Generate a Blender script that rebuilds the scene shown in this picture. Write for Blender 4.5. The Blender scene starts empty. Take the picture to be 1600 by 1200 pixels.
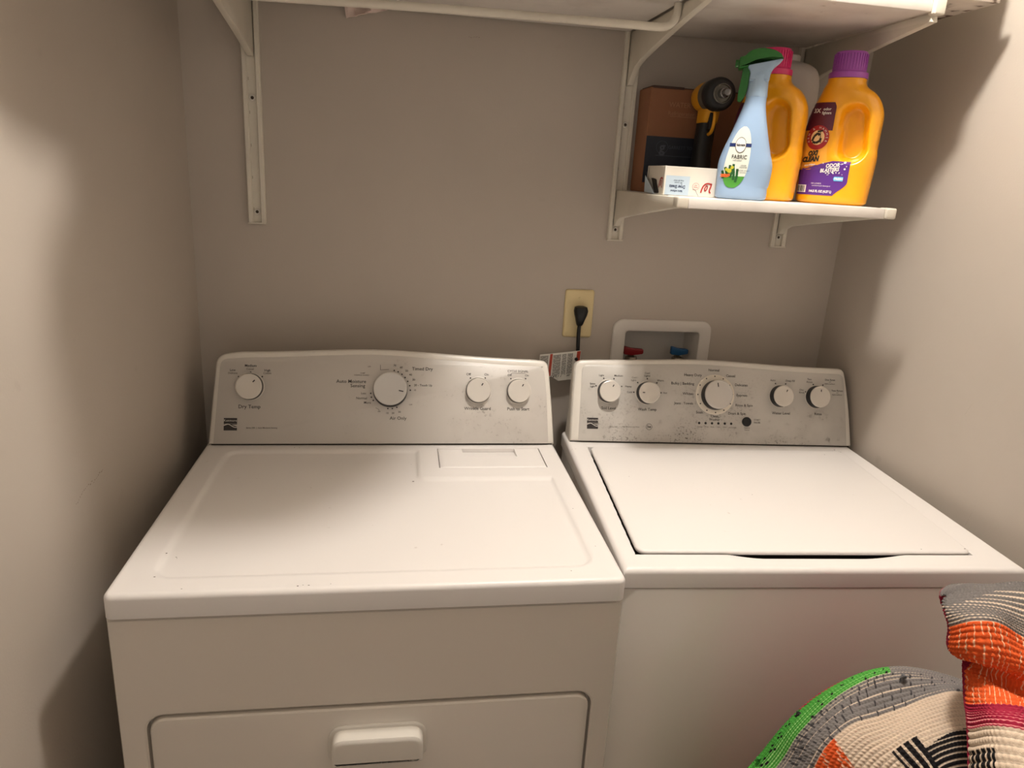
import bpy, bmesh, math, random
import numpy as np
from mathutils import Vector, Matrix
random.seed(7)
rng = np.random.default_rng(5)
S = bpy.context.scene
COL = S.collection
PI = math.pi

# ------------------------------------------------------------------ camera
cam = bpy.data.cameras.new('camera')
cam_o = bpy.data.objects.new('camera', cam)
COL.objects.link(cam_o)
cam.sensor_fit = 'HORIZONTAL'; cam.sensor_width = 36.0
cam.lens = 36.0 * 1118.949 / 1600.0
cam.clip_start = 0.02
def R3(ax, a): return Matrix.Rotation(a, 3, ax)
RC = R3('Z', -0.149075) @ R3('Y', -0.056675) @ R3('X', 1.282066)
cam_o.matrix_world = Matrix.Translation((0.4314, -1.6284, 1.4987)) @ RC.to_4x4()
S.camera = cam_o

# ------------------------------------------------------------------ world, lights, exposure
w = bpy.data.worlds.new('world'); S.world = w; w.use_nodes = True
w.node_tree.nodes['Background'].inputs[0].default_value = (1.0, 0.90, 0.80, 1)
w.node_tree.nodes['Background'].inputs[1].default_value = 0.35
def area(name, loc, size, power, color, rot=(0, 0, 0), shape='DISK'):
    l = bpy.data.lights.new(name, 'AREA'); l.shape = shape; l.size = size; l.energy = power; l.color = color
    o = bpy.data.objects.new(name, l); o.location = loc; o.rotation_euler = rot; COL.objects.link(o); return o
LCOL = (1.0, 0.935, 0.865)
ceiling_light = bpy.data.lights.new('ceiling_bulb', 'POINT'); ceiling_light.energy = 36
ceiling_light.color = LCOL; ceiling_light.shadow_soft_size = 0.05
clo = bpy.data.objects.new('ceiling_bulb', ceiling_light); clo.location = (0.86, -0.69, 2.38); COL.objects.link(clo)
S.view_settings.view_transform = 'Standard'
S.view_settings.look = 'None'
S.view_settings.gamma = 1.0
S.view_settings.use_curve_mapping = False
S.view_settings.exposure = 0.55

# ------------------------------------------------------------------ materials
def nodes(name):
    m = bpy.data.materials.new(name); m.use_nodes = True
    return m, m.node_tree, m.node_tree.nodes['Principled BSDF']
def lin(c):  # sRGB 0-255 to linear
    return tuple((v / 255 / 12.92) if v / 255 <= .04045 else ((v / 255 + .055) / 1.055) ** 2.4 for v in c) + (1,)
def pbr(name, rgb, rough=.5, metal=0.0, var=0.0, vscale=8, bump=0.0, bscale=200, coat=0.0, spec=.5, rvar=0.0):
    m, t, b = nodes(name)
    c = lin(rgb)
    b.inputs['Base Color'].default_value = c
    b.inputs['Roughness'].default_value = rough
    b.inputs['Metallic'].default_value = metal
    b.inputs['Coat Weight'].default_value = coat
    b.inputs['Coat Roughness'].default_value = .12
    b.inputs['Specular IOR Level'].default_value = spec
    tc = t.nodes.new('ShaderNodeTexCoord')
    if var > 0:
        n = t.nodes.new('ShaderNodeTexNoise'); n.inputs['Scale'].default_value = vscale; n.inputs['Detail'].default_value = 5
        t.links.new(tc.outputs['Object'], n.inputs['Vector'])
        mx = t.nodes.new('ShaderNodeMix'); mx.data_type = 'RGBA'
        mx.inputs['A'].default_value = tuple(v * (1 - var) for v in c[:3]) + (1,)
        mx.inputs['B'].default_value = tuple(min(1, v * (1 + var)) for v in c[:3]) + (1,)
        t.links.new(n.outputs['Fac'], mx.inputs['Factor']); t.links.new(mx.outputs['Result'], b.inputs['Base Color'])
    if bump > 0:
        n = t.nodes.new('ShaderNodeTexNoise'); n.inputs['Scale'].default_value = bscale; n.inputs['Detail'].default_value = 3
        t.links.new(tc.outputs['Object'], n.inputs['Vector'])
        bp = t.nodes.new('ShaderNodeBump'); bp.inputs['Strength'].default_value = bump; bp.inputs['Distance'].default_value = .002
        t.links.new(n.outputs['Fac'], bp.inputs['Height']); t.links.new(bp.outputs['Normal'], b.inputs['Normal'])
    return m
def dirty(m, rgb, amount, scale=160, patch=9, thresh=.62, axis=None, lo=0, hi=1, smear=.22):
    """adds specks and smudges of grime to a material (wear with a shape of its own)"""
    t = m.node_tree; b = t.nodes['Principled BSDF']
    tc = t.nodes.new('ShaderNodeTexCoord')
    n = t.nodes.new('ShaderNodeTexNoise'); n.inputs['Scale'].default_value = scale; n.inputs['Detail'].default_value = 4
    n2 = t.nodes.new('ShaderNodeTexNoise'); n2.inputs['Scale'].default_value = patch; n2.inputs['Detail'].default_value = 3
    t.links.new(tc.outputs['Object'], n.inputs['Vector']); t.links.new(tc.outputs['Object'], n2.inputs['Vector'])
    r = t.nodes.new('ShaderNodeMapRange'); r.inputs['From Min'].default_value = thresh; r.inputs['From Max'].default_value = thresh + .12
    t.links.new(n.outputs['Fac'], r.inputs['Value'])
    r2 = t.nodes.new('ShaderNodeMapRange'); r2.inputs['From Min'].default_value = .48; r2.inputs['From Max'].default_value = .68
    t.links.new(n2.outputs['Fac'], r2.inputs['Value'])
    mu = t.nodes.new('ShaderNodeMath'); mu.operation = 'MULTIPLY'
    t.links.new(r.outputs['Result'], mu.inputs[0]); t.links.new(r2.outputs['Result'], mu.inputs[1])
    ad = t.nodes.new('ShaderNodeMath'); ad.operation = 'MULTIPLY_ADD'; ad.inputs[1].default_value = smear
    t.links.new(r2.outputs['Result'], ad.inputs[0]); t.links.new(mu.outputs[0], ad.inputs[2])
    last = ad
    if axis is not None:
        sp = t.nodes.new('ShaderNodeSeparateXYZ'); t.links.new(tc.outputs['Object'], sp.inputs[0])
        r3 = t.nodes.new('ShaderNodeMapRange'); r3.inputs['From Min'].default_value = lo; r3.inputs['From Max'].default_value = hi
        t.links.new(sp.outputs[axis], r3.inputs['Value'])
        m3 = t.nodes.new('ShaderNodeMath'); m3.operation = 'MULTIPLY'
        t.links.new(last.outputs[0], m3.inputs[0]); t.links.new(r3.outputs['Result'], m3.inputs[1]); last = m3
    m4 = t.nodes.new('ShaderNodeMath'); m4.operation = 'MULTIPLY'; m4.inputs[1].default_value = amount; m4.use_clamp = True
    t.links.new(last.outputs[0], m4.inputs[0])
    mx = t.nodes.new('ShaderNodeMix'); mx.data_type = 'RGBA'; mx.inputs['B'].default_value = lin(rgb)
    src = b.inputs['Base Color']
    if src.is_linked: t.links.new(src.links[0].from_socket, mx.inputs['A'])
    else: mx.inputs['A'].default_value = src.default_value
    t.links.new(m4.outputs[0], mx.inputs['Factor']); t.links.new(mx.outputs['Result'], src)
    return m

M = {}
M['wall'] = dirty(pbr('wall_paint', (186, 177, 166), .62, var=.03, vscale=3, bump=.10, bscale=260), (120, 104, 88), .22, scale=22, patch=3.5, thresh=.66)
M['ceiling'] = pbr('ceiling_paint', (214, 208, 198), .8, var=.02)
M['floor'] = pbr('floor_vinyl', (150, 132, 112), .5, var=.1, vscale=12)
M['enamel'] = dirty(pbr('white_enamel', (230, 226, 223), .36, var=.004, vscale=2, coat=.0), (120, 96, 70), .55, scale=70, patch=7, thresh=.70, smear=.0)
M['cabinet'] = pbr('cabinet_enamel', (222, 215, 205), .17, var=.01, vscale=2, coat=.15, bump=.03, bscale=140)
M['console'] = pbr('console_plastic', (222, 217, 208), .32)
M['panel_d'] = dirty(pbr('dryer_panel_print', (201, 196, 189), .34), (84, 66, 50), .75, scale=150, patch=11, thresh=.58, axis='X', lo=.15, hi=.75)
M['panel_w'] = dirty(dirty(pbr('washer_panel_print', (199, 195, 188), .34), (70, 58, 48), .8, scale=210, patch=8, thresh=.55, axis='Z', lo=1.08, hi=.93), (80, 66, 54), .5, scale=60, patch=15, thresh=.6, axis='Z', lo=1.06, hi=.95)
M['knob'] = pbr('knob_silver', (214, 208, 199), .3, metal=.15)
M['knob_cap'] = pbr('knob_brushed_cap', (208, 204, 198), .3, metal=.3)
M['skirt'] = pbr('knob_skirt_black', (26, 27, 32), .35)
M['skirt2'] = pbr('knob_side_grey', (92, 88, 86), .4)
M['ring'] = pbr('dial_ring_cream', (228, 220, 205), .4)
M['ink'] = pbr('printed_ink', (44, 38, 36), .5)
M['inkgrey'] = pbr('printed_ink_grey', (104, 96, 88), .5)
M['white'] = pbr('printed_white', (235, 232, 226), .5)
M['button'] = pbr('button_black', (22, 24, 28), .4)
M['gap'] = pbr('seam_dark', (42, 34, 28), .8)
M['shelf'] = dirty(pbr('white_melamine', (228, 222, 215), .45, var=.01), (110, 84, 64), .8, scale=60, patch=10, thresh=.66)
M['worn'] = dirty(pbr('worn_melamine', (222, 212, 200), .5, var=.02), (92, 66, 46), 1.6, scale=45, patch=12, thresh=.55)
M['metalw'] = dirty(pbr('white_coated_steel', (220, 214, 200), .38), (96, 74, 56), .5, scale=90, patch=9, thresh=.68)
M['steel'] = pbr('zinc_screw', (178, 180, 184), .3, metal=.9)
M['slot'] = pbr('slot_dark', (70, 60, 50), .8)
M['railslot'] = pbr('rail_slot', (182, 173, 158), .8)
M['ivory'] = pbr('ivory_plastic', (224, 206, 158), .35)
M['rubber'] = pbr('black_rubber', (10, 10, 11), .45)
M['card'] = pbr('brown_cardboard', (142, 96, 66), .8, var=.06, vscale=30, bump=.2, bscale=90)
M['cardlid'] = pbr('cardboard_edge', (70, 50, 42), .8)
M['navy'] = pbr('navy_label', (26, 32, 46), .5)
M['navyink'] = pbr('pale_navy_ink', (78, 84, 96), .5)
M['cardink'] = pbr('cardboard_ink', (176, 128, 96), .7)
M['whitecard'] = pbr('white_carton', (226, 220, 208), .55, var=.01)
M['paleblue'] = pbr('carton_pale_blue', (186, 204, 218), .55)
M['red'] = pbr('carton_red', (178, 48, 42), .5)
M['carttext'] = pbr('carton_text_blue', (52, 66, 96), .5)
M['yellow'] = pbr('tool_yellow', (226, 160, 28), .45)
M['toolgrey'] = pbr('tool_grey_metal', (110, 108, 100), .4, metal=.5)
M['toolblack'] = pbr('tool_black', (24, 25, 27), .5)
M['anvil'] = pbr('tool_anvil_steel', (150, 150, 152), .25, metal=.9)
M['orange'] = pbr('detergent_orange', (250, 172, 14), .28, coat=.3)
M['pinkcap'] = pbr('pink_cap', (214, 46, 112), .38)
M['purplecap'] = pbr('purple_cap', (168, 86, 180), .38)
M['purple'] = pbr('label_purple', (88, 44, 134), .35)
M['maroon'] = pbr('label_maroon', (92, 28, 54), .35)
M['lblred'] = pbr('label_red', (168, 36, 48), .35)
M['lblcream'] = pbr('label_cream', (246, 214, 160), .35)
M['lbllight'] = pbr('label_light_orange', (250, 178, 60), .35)
M['cyan'] = pbr('label_cyan', (96, 190, 232), .35)
M['blueb'] = pbr('spray_blue', (144, 170, 200), .36)
M['blueb2'] = pbr('spray_head_blue', (156, 182, 208), .34)
M['green'] = pbr('spray_green', (34, 108, 38), .38)
M['lblwhite'] = pbr('spray_label_white', (222, 226, 214), .4)
M['lblgreen'] = pbr('spray_label_green', (70, 142, 52), .4)
M['lbldkgreen'] = pbr('spray_label_dark_green', (26, 82, 38), .4)
M['lblorange'] = pbr('spray_label_orange', (224, 104, 48), .4)
M['lblyellow'] = pbr('spray_label_yellow', (188, 182, 52), .4)
M['lblnavy'] = pbr('spray_label_navy', (30, 46, 98), .4)
M['jug'] = pbr('white_jug_plastic', (214, 208, 200), .4)
M['boxplastic'] = pbr('outlet_box_plastic', (222, 217, 210), .4)
M['boxin'] = pbr('outlet_box_inside', (176, 166, 154), .5)
M['valvered'] = pbr('valve_red', (150, 30, 36), .4)
M['valveblue'] = pbr('valve_blue', (36, 92, 140), .4)
M['brass'] = pbr('valve_body_metal', (150, 140, 124), .3, metal=.8)
M['tag'] = pbr('tag_paper', (226, 222, 212), .6)
M['tagred'] = pbr('tag_red', (176, 66, 46), .6)
M['tissue'] = pbr('pale_cloth', (226, 206, 196), .8)
M['blanket'] = pbr('folded_blanket_grey', (150, 140, 130), .9, bump=.4, bscale=120)
# rug material reads its own woven colours from the yarn attribute
m, t, b = nodes('woven_cotton_rug')
at = t.nodes.new('ShaderNodeAttribute'); at.attribute_name = 'yarn'
t.links.new(at.outputs['Color'], b.inputs['Base Color']); b.inputs['Roughness'].default_value = .95
b.inputs['Specular IOR Level'].default_value = .1
nz = t.nodes.new('ShaderNodeTexNoise'); nz.inputs['Scale'].default_value = 900; nz.inputs['Detail'].default_value = 2
tc = t.nodes.new('ShaderNodeTexCoord'); t.links.new(tc.outputs['Object'], nz.inputs['Vector'])
bp = t.nodes.new('ShaderNodeBump'); bp.inputs['Strength'].default_value = .6; bp.inputs['Distance'].default_value = .001
t.links.new(nz.outputs['Fac'], bp.inputs['Height']); t.links.new(bp.outputs['Normal'], b.inputs['Normal'])
M['rug'] = m

# ------------------------------------------------------------------ helpers
def link(name, me, mat, parent=None, smooth=False, angle=None):
    o = bpy.data.objects.new(name, me); COL.objects.link(o)
    if mat is not None and not me.materials:
        me.materials.append(mat)
    if smooth:
        me.shade_smooth()
        if angle: me.set_sharp_from_angle(angle=math.radians(angle))
    if parent is not None: o.parent = parent
    return o
def obj(name, verts, faces, mat, parent=None, smooth=False, angle=35, fix=True):
    me = bpy.data.meshes.new(name)
    me.from_pydata([tuple(v) for v in verts], [], faces)
    if fix:
        bm = bmesh.new(); bm.from_mesh(me); bmesh.ops.recalc_face_normals(bm, faces=bm.faces); bm.to_mesh(me); bm.free()
    me.validate(); me.update()
    return link(name, me, mat, parent, smooth, angle)
def from_bm(name, bm, mat, parent=None, smooth=False, angle=35):
    me = bpy.data.meshes.new(name); bmesh.ops.recalc_face_normals(bm, faces=bm.faces); bm.to_mesh(me); bm.free()
    return link(name, me, mat, parent, smooth, angle)
def thing(name, label, cat, loc=(0, 0, 0), rz=0.0, group=None):
    o = bpy.data.objects.new(name, None); COL.objects.link(o)
    o.location = loc; o.rotation_euler = (0, 0, rz); o.empty_display_size = .05
    return tag(o, label, cat, group)
def tag(o, label, cat, group=None):
    o['label'] = label; o['category'] = cat
    if group: o['group'] = group
    return o
def struct(o):
    o['kind'] = 'structure'; return o
def bm_box(bm, x0, x1, y0, y1, z0, z1, bev=0, seg=2):
    r = bmesh.ops.create_cube(bm, size=1)
    vs = r['verts']
    for v in vs:
        v.co = Vector(((x0 + x1) / 2 + v.co.x * (x1 - x0), (y0 + y1) / 2 + v.co.y * (y1 - y0), (z0 + z1) / 2 + v.co.z * (z1 - z0)))
    if bev > 0:
        es = list({e for v in vs for e in v.link_edges})
        bmesh.ops.bevel(bm, geom=es, offset=bev, segments=seg, affect='EDGES', profile=.5)
def box(name, x0, x1, y0, y1, z0, z1, mat, parent=None, bev=0.0, seg=2, smooth=True):
    bm = bmesh.new(); bm_box(bm, x0, x1, y0, y1, z0, z1, bev, seg)
    return from_bm(name, bm, mat, parent, smooth and bev > 0, 40)
def loft_data(loops, cap0=True, cap1=True, closed=True):
    n = len(loops[0]); vs = [tuple(p) for L in loops for p in L]; fs = []
    for i in range(len(loops) - 1):
        for j in range(n if closed else n - 1):
            k = (j + 1) % n
            fs.append((i * n + j, i * n + k, (i + 1) * n + k, (i + 1) * n + j))
    if cap0: fs.append(tuple(range(n))[::-1])
    if cap1: fs.append(tuple((len(loops) - 1) * n + j for j in range(n)))
    return vs, fs
def loft(name, loops, mat, parent=None, cap0=True, cap1=True, smooth=True, angle=40):
    vs, fs = loft_data(loops, cap0, cap1)
    return obj(name, vs, fs, mat, parent, smooth, angle)
def rrect(x0, x1, y0, y1, r, n=8):
    pts = []
    for cx, cy, a0 in ((x1 - r, y0 + r, -PI / 2), (x1 - r, y1 - r, 0), (x0 + r, y1 - r, PI / 2), (x0 + r, y0 + r, PI)):
        for i in range(n + 1):
            a = a0 + PI / 2 * i / n
            pts.append((cx + r * math.cos(a), cy + r * math.sin(a)))
    return pts
def roundpoly(pts, r, n=6):
    """round the corners of a polygon; r may be a list"""
    out = []; N = len(pts)
    for i, p in enumerate(pts):
        rr = r[i] if isinstance(r, (list, tuple)) else r
        p = Vector(p); a = Vector(pts[i - 1]); c = Vector(pts[(i + 1) % N])
        da = (a - p); dc = (c - p)
        k = min(rr, da.length * .48, dc.length * .48)
        if k < 1e-6: out.append(tuple(p)); continue
        A = p + da.normalized() * k; C2 = p + dc.normalized() * k
        for j in range(n + 1):
            s = j / n
            out.append(tuple(A * (1 - s) ** 2 + p * 2 * s * (1 - s) + C2 * s ** 2))
    return out
def inset(pts, d):
    """offset a ccw closed polygon inwards"""
    P = np.array(pts); N = len(P)
    a = P - np.roll(P, 1, 0); b_ = np.roll(P, -1, 0) - P
    la = np.linalg.norm(a, axis=1, keepdims=True) + 1e-12; lb = np.linalg.norm(b_, axis=1, keepdims=True) + 1e-12
    a = a / la; b_ = b_ / lb
    na = np.stack([-a[:, 1], a[:, 0]], 1); nb = np.stack([-b_[:, 1], b_[:, 0]], 1)
    n = na + nb; n /= (np.linalg.norm(n, axis=1, keepdims=True) + 1e-12)
    c = np.clip((n * na).sum(1, keepdims=True), .5, 1)
    return [tuple(v) for v in P + n * d / c]
def prism(name, pts, y0, y1, mat, parent=None, bev=.001, mapf=None, smooth=True):
    """closed polygon (x,z ccw) extruded from y0 to y1 with rounded rims; mapf maps (a,b,depth) to 3-D"""
    mapf = mapf or (lambda a, b, d: (a, d, b))
    s = 1 if y1 > y0 else -1
    L = []
    for ins, dd in ((bev, 0), (bev * .3, bev * .3), (0, bev)):
        L.append([mapf(a, b, y0 + s * dd) for a, b in inset(pts, ins)])
    for ins, dd in ((0, bev), (bev * .3, bev * .3), (bev, 0)):
        L.append([mapf(a, b, y1 - s * dd) for a, b in inset(pts, ins)])
    return loft(name, L, mat, parent, smooth=smooth)
def cyl_loops(c, prof, axis='y', n=40):
    L = []
    for r, d in prof:
        L.append([(c[0] + r * math.cos(2 * PI * i / n), c[1] + d, c[2] + r * math.sin(2 * PI * i / n)) if axis == 'y' else
                  ((c[0] + r * math.cos(2 * PI * i / n), c[1] + r * math.sin(2 * PI * i / n), c[2] + d) if axis == 'z' else
                   (c[0] + d, c[1] + r * math.cos(2 * PI * i / n), c[2] + r * math.sin(2 * PI * i / n))) for i in range(n)])
    return L
def lathe(name, c, prof, mat, parent=None, axis='z', n=40, angle=40):
    return loft(name, cyl_loops(c, prof, axis, n), mat, parent, angle=angle)
def tube(name, pts, r, mat, parent=None, n=14, sub=6):
    P = [Vector(p) for p in pts]; Q = []
    for i in range(len(P) - 1):
        p0 = P[max(i - 1, 0)]; p1 = P[i]; p2 = P[i + 1]; p3 = P[min(i + 2, len(P) - 1)]
        for j in range(sub):
            s = j / sub
            Q.append(.5 * ((2 * p1) + (p2 - p0) * s + (2 * p0 - 5 * p1 + 4 * p2 - p3) * s * s + (3 * p1 - p0 - 3 * p2 + p3) * s ** 3))
    Q.append(P[-1]); L = []
    T = (Q[1] - Q[0]).normalized(); up = Vector((0, 0, 1)) if abs(T.z) < .9 else Vector((1, 0, 0))
    N = T.cross(up).normalized()
    for i, q in enumerate(Q):
        T = (Q[min(i + 1, len(Q) - 1)] - Q[max(i - 1, 0)]).normalized()
        N = (N - T * N.dot(T)).normalized(); B = T.cross(N)
        rr = r(i / (len(Q) - 1)) if callable(r) else r
        L.append([tuple(q + (N * math.cos(2 * PI * k / n) + B * math.sin(2 * PI * k / n)) * rr) for k in range(n)])
    return loft(name, L, mat, parent)
def gridplate(name, xs, ys, zf, mat, parent, mapf=None, warp=None, skirt=None):
    """height field z=zf(X,Y) over lines xs, ys, with a skirt down to z=skirt"""
    X, Y = np.meshgrid(xs, ys); Z = zf(X, Y)
    if warp: X, Y = warp(X, Y)
    nx, ny = len(xs), len(ys)
    vs = np.stack([X, Y, Z], -1).reshape(-1, 3).tolist(); fs = []
    for j in range(ny - 1):
        for i in range(nx - 1):
            a = j * nx + i; fs.append((a, a + 1, a + nx + 1, a + nx))
    if skirt is not None:
        ring = [i for i in range(nx)] + [j * nx + nx - 1 for j in range(1, ny)] + [(ny - 1) * nx + i for i in range(nx - 2, -1, -1)] + [j * nx for j in range(ny - 2, 0, -1)]
        base = len(vs)
        for k in ring: vs.append([vs[k][0], vs[k][1], skirt])
        n = len(ring)
        for k in range(n):
            k2 = (k + 1) % n
            fs.append((ring[k], base + k, base + k2, ring[k2]))
        fs.append(tuple(base + k for k in range(n))[::-1])
    if mapf: vs = [mapf(*v) for v in vs]
    return obj(name, vs, fs, mat, parent, True, 50, fix=False)
def lines(a, b, step, extra=(), edge=()):
    L = list(np.linspace(a, b, max(2, int(round((b - a) / step)) + 1))) + list(extra) + [a + e for e in edge] + [b - e for e in edge]
    L = sorted(set(round(float(v), 5) for v in L if a - 1e-9 <= v <= b + 1e-9)); out = [L[0]]
    for v in L[1:]:
        if v - out[-1] > 1e-4: out.append(v)
    return np.array(out)
def sstep(x): x = np.clip(x, 0, 1); return x * x * (3 - 2 * x)
def plate_hole(outer, hole, mapf):
    """flat plate: outer rect (x0,x1,z0,z1) and inner loop of points"""
    x0, x1, z0, z1 = outer; cx = sum(p[0] for p in hole) / len(hole); cz = sum(p[1] for p in hole) / len(hole)
    out = []
    for (x, z) in hole:
        dx, dz = x - cx, z - cz
        t1 = ((x1 - cx) / dx) if dx > 0 else ((x0 - cx) / dx if dx < 0 else 1e9)
        t2 = ((z1 - cz) / dz) if dz > 0 else ((z0 - cz) / dz if dz < 0 else 1e9)
        tt = min(t1, t2); out.append([cx + dx * tt, cz + dz * tt])
    for c in ((x0, z0), (x1, z0), (x1, z1), (x0, z1)):
        k = min(range(len(out)), key=lambda i: (out[i][0] - c[0]) ** 2 + (out[i][1] - c[1]) ** 2); out[k] = list(c)
    return out
# text -------------------------------------------------------------
_tc = {}
def text_data(s, size, align='CENTER', shear=0.0, bold=0.0, sx=1.0):
    key = (s, size, align, shear, bold, sx)
    if key not in _tc:
        cu = bpy.data.curves.new('t', 'FONT'); cu.body = s; cu.size = size; cu.align_x = align; cu.align_y = 'CENTER'
        cu.resolution_u = 2; cu.shear = shear; cu.offset = bold; cu.fill_mode = 'FRONT'
        o = bpy.data.objects.new('t', cu); COL.objects.link(o)
        dg = bpy.context.evaluated_depsgraph_get(); me = bpy.data.meshes.new_from_object(o.evaluated_get(dg))
        vs = [(v.co.x * sx, v.co.y) for v in me.vertices]; fs = [tuple(p.vertices) for p in me.polygons]
        bpy.data.objects.remove(o); bpy.data.curves.remove(cu); bpy.data.meshes.remove(me)
        _tc[key] = (vs, fs)
    return _tc[key]
class Print:
    """flat print: letters and marks laid on a surface through mapf(a, b, lift)"""
    def __init__(self, mapf): self.v = []; self.f = []; self.map = mapf
    def poly(self, pts, lift=.0003):
        b0 = len(self.v); self.v += [self.map(a, c, lift) for a, c in pts]; self.f.append(tuple(range(b0, len(self.v))))
    def grid(self, pts, lift=.0003, nx=1, ny=1): pass
    def rect(self, x0, x1, y0, y1, lift=.0003, n=1):
        for i in range(n):
            a = x0 + (x1 - x0) * i / n; c = x0 + (x1 - x0) * (i + 1) / n
            self.poly([(a, y0), (c, y0), (c, y1), (a, y1)], lift)
    def disc(self, x, y, r, lift=.0003, n=14, ry=None): self.poly([(x + r * math.cos(2 * PI * i / n), y + (ry or r) * math.sin(2 * PI * i / n)) for i in range(n)], lift)
    def ring(self, x, y, r0, r1, lift=.0003, n=28, k=1.0):
        for i in range(n):
            a = 2 * PI * i / n; c = 2 * PI * (i + 1) / n
            self.poly([(x + r * math.cos(q), y + r * k * math.sin(q)) for r, q in ((r0, a), (r1, a), (r1, c), (r0, c))], lift)
    def text(self, s, x, y, size, align='CENTER', lift=.0004, shear=0.0, bold=0.0, rot=0.0, sx=1.0):
        vs, fs = text_data(s, size, align, shear, bold, sx); b0 = len(self.v); ca, sa = math.cos(rot), math.sin(rot)
        self.v += [self.map(x + a * ca - c * sa, y + a * sa + c * ca, lift) for a, c in vs]
        self.f += [tuple(b0 + i for i in f) for f in fs]
    def line(self, pts, wd, lift=.0004):
        for (a, c) in zip(pts[:-1], pts[1:]):
            dx, dy = c[0] - a[0], c[1] - a[1]; L = math.hypot(dx, dy) or 1; nx, ny = -dy / L * wd / 2, dx / L * wd / 2
            self.poly([(a[0] - nx, a[1] - ny), (c[0] - nx, c[1] - ny), (c[0] + nx, c[1] + ny), (a[0] + nx, a[1] + ny)], lift)
    def done(self, name, mat, parent):
        if not self.v: return None
        o = obj(name, self.v, self.f, mat, parent, fix=False)
        if any(k in name for k in ('lettering', 'chips', 'print', 'barcode', 'script', 'leaves', 'blossom', 'slots')): o['kind'] = 'stuff'
        return o

# ------------------------------------------------------------------ room
W = 1.4875; CEIL = 2.44; YF = -2.7; SK = 0.078          # SK: the left wall leans away from square
def quad(name, pts, mat, thick=(0, 0, 0)):
    t_ = Vector(thick); vs = [Vector(p) for p in pts]; vs2 = [v + t_ for v in vs]; n = len(vs)
    fs = [tuple(range(n)), tuple(range(n, 2 * n))[::-1]] + [(i, (i + 1) % n, n + (i + 1) % n, n + i) for i in range(n)]
    return struct(obj(name, vs + vs2, fs, mat))
LX = YF * SK
quad('floor', [(LX - .3, YF - .1, 0), (W + .3, YF - .1, 0), (W + .3, .12, 0), (LX - .3, .12, 0)], M['floor'], (0, 0, -.1))
quad('ceiling', [(LX - .3, YF - .1, CEIL), (W + .3, YF - .1, CEIL), (W + .3, .12, CEIL), (LX - .3, .12, CEIL)], M['ceiling'], (0, 0, .1))
quad('wall_left', [(0, 0, 0), (LX, YF, 0), (LX, YF, CEIL), (0, 0, CEIL)], M['wall'], (-.1, 0, 0))
quad('wall_right', [(W, 0, 0), (W - YF * .02, YF, 0), (W - YF * .02, YF, CEIL), (W, 0, CEIL)], M['wall'], (.1, 0, 0))
# back wall with the cut-out for the washer outlet box
HX0, HX1, HZ0, HZ1 = .973, 1.160, .985, 1.147
bm = bmesh.new()
for a in ((-.1, HX0, 0, CEIL), (HX1, W + .1, 0, CEIL), (HX0, HX1, 0, HZ0), (HX0, HX1, HZ1, CEIL)):
    bm_box(bm, a[0], a[1], 0, .12, a[2], a[3])
bmesh.ops.remove_doubles(bm, verts=bm.verts, dist=1e-5)
struct(from_bm('wall_back', bm, M['wall']))
# dents and scuffs in the paint of the back wall
def scuff(wall, fn, pts, wd):
    rs = random.Random(3); vs = []; fs = []
    for (a, c), (a2, c2) in zip(pts[:-1], pts[1:]):
        for k in range(7):
            t0 = k / 7; x = a + (a2 - a) * t0; z = c + (c2 - c) * t0; ln = .25 + rs.random() * .6
            x2 = x + (a2 - a) / 7 * ln; z2 = z + (c2 - c) / 7 * ln; h_ = wd * (.3 + rs.random() * .7); o_ = (rs.random() - .5) * wd * 2.5
            b0 = len(vs); vs += [fn(x, z + o_), fn(x2, z2 + o_), fn(x2, z2 + o_ + h_), fn(x, z + o_ + h_)]; fs.append((b0, b0 + 1, b0 + 2, b0 + 3))
    o = obj('scuff_mark', vs, fs, M['scuff'], bpy.data.objects[wall], fix=False); o['kind'] = 'stuff'
M['scuff'] = pbr('scuff_grime', (146, 134, 120), .7); M['scuffl'] = pbr('scuff_grime_light', (170, 158, 144), .7)
scuff('wall_left', lambda y, z: (SK * y + .0006, y, z), [(-.565, .982), (-.535, .992), (-.50, .994), (-.475, .998)], .0022)
scuff('wall_right', lambda y, z: (W - .02 * y - .0006, y, z), [(-.549, .905), (-.557, .935), (-.560, .965)], .0016)
scuff('wall_right', lambda y, z: (W - .02 * y - .0006, y, z), [(-.486, 1.105), (-.497, 1.128)], .0014)
scuff('wall_back', lambda x, z: (x, -.0006, z), [(.570, 1.761), (.594, 1.760)], .0016)
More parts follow.
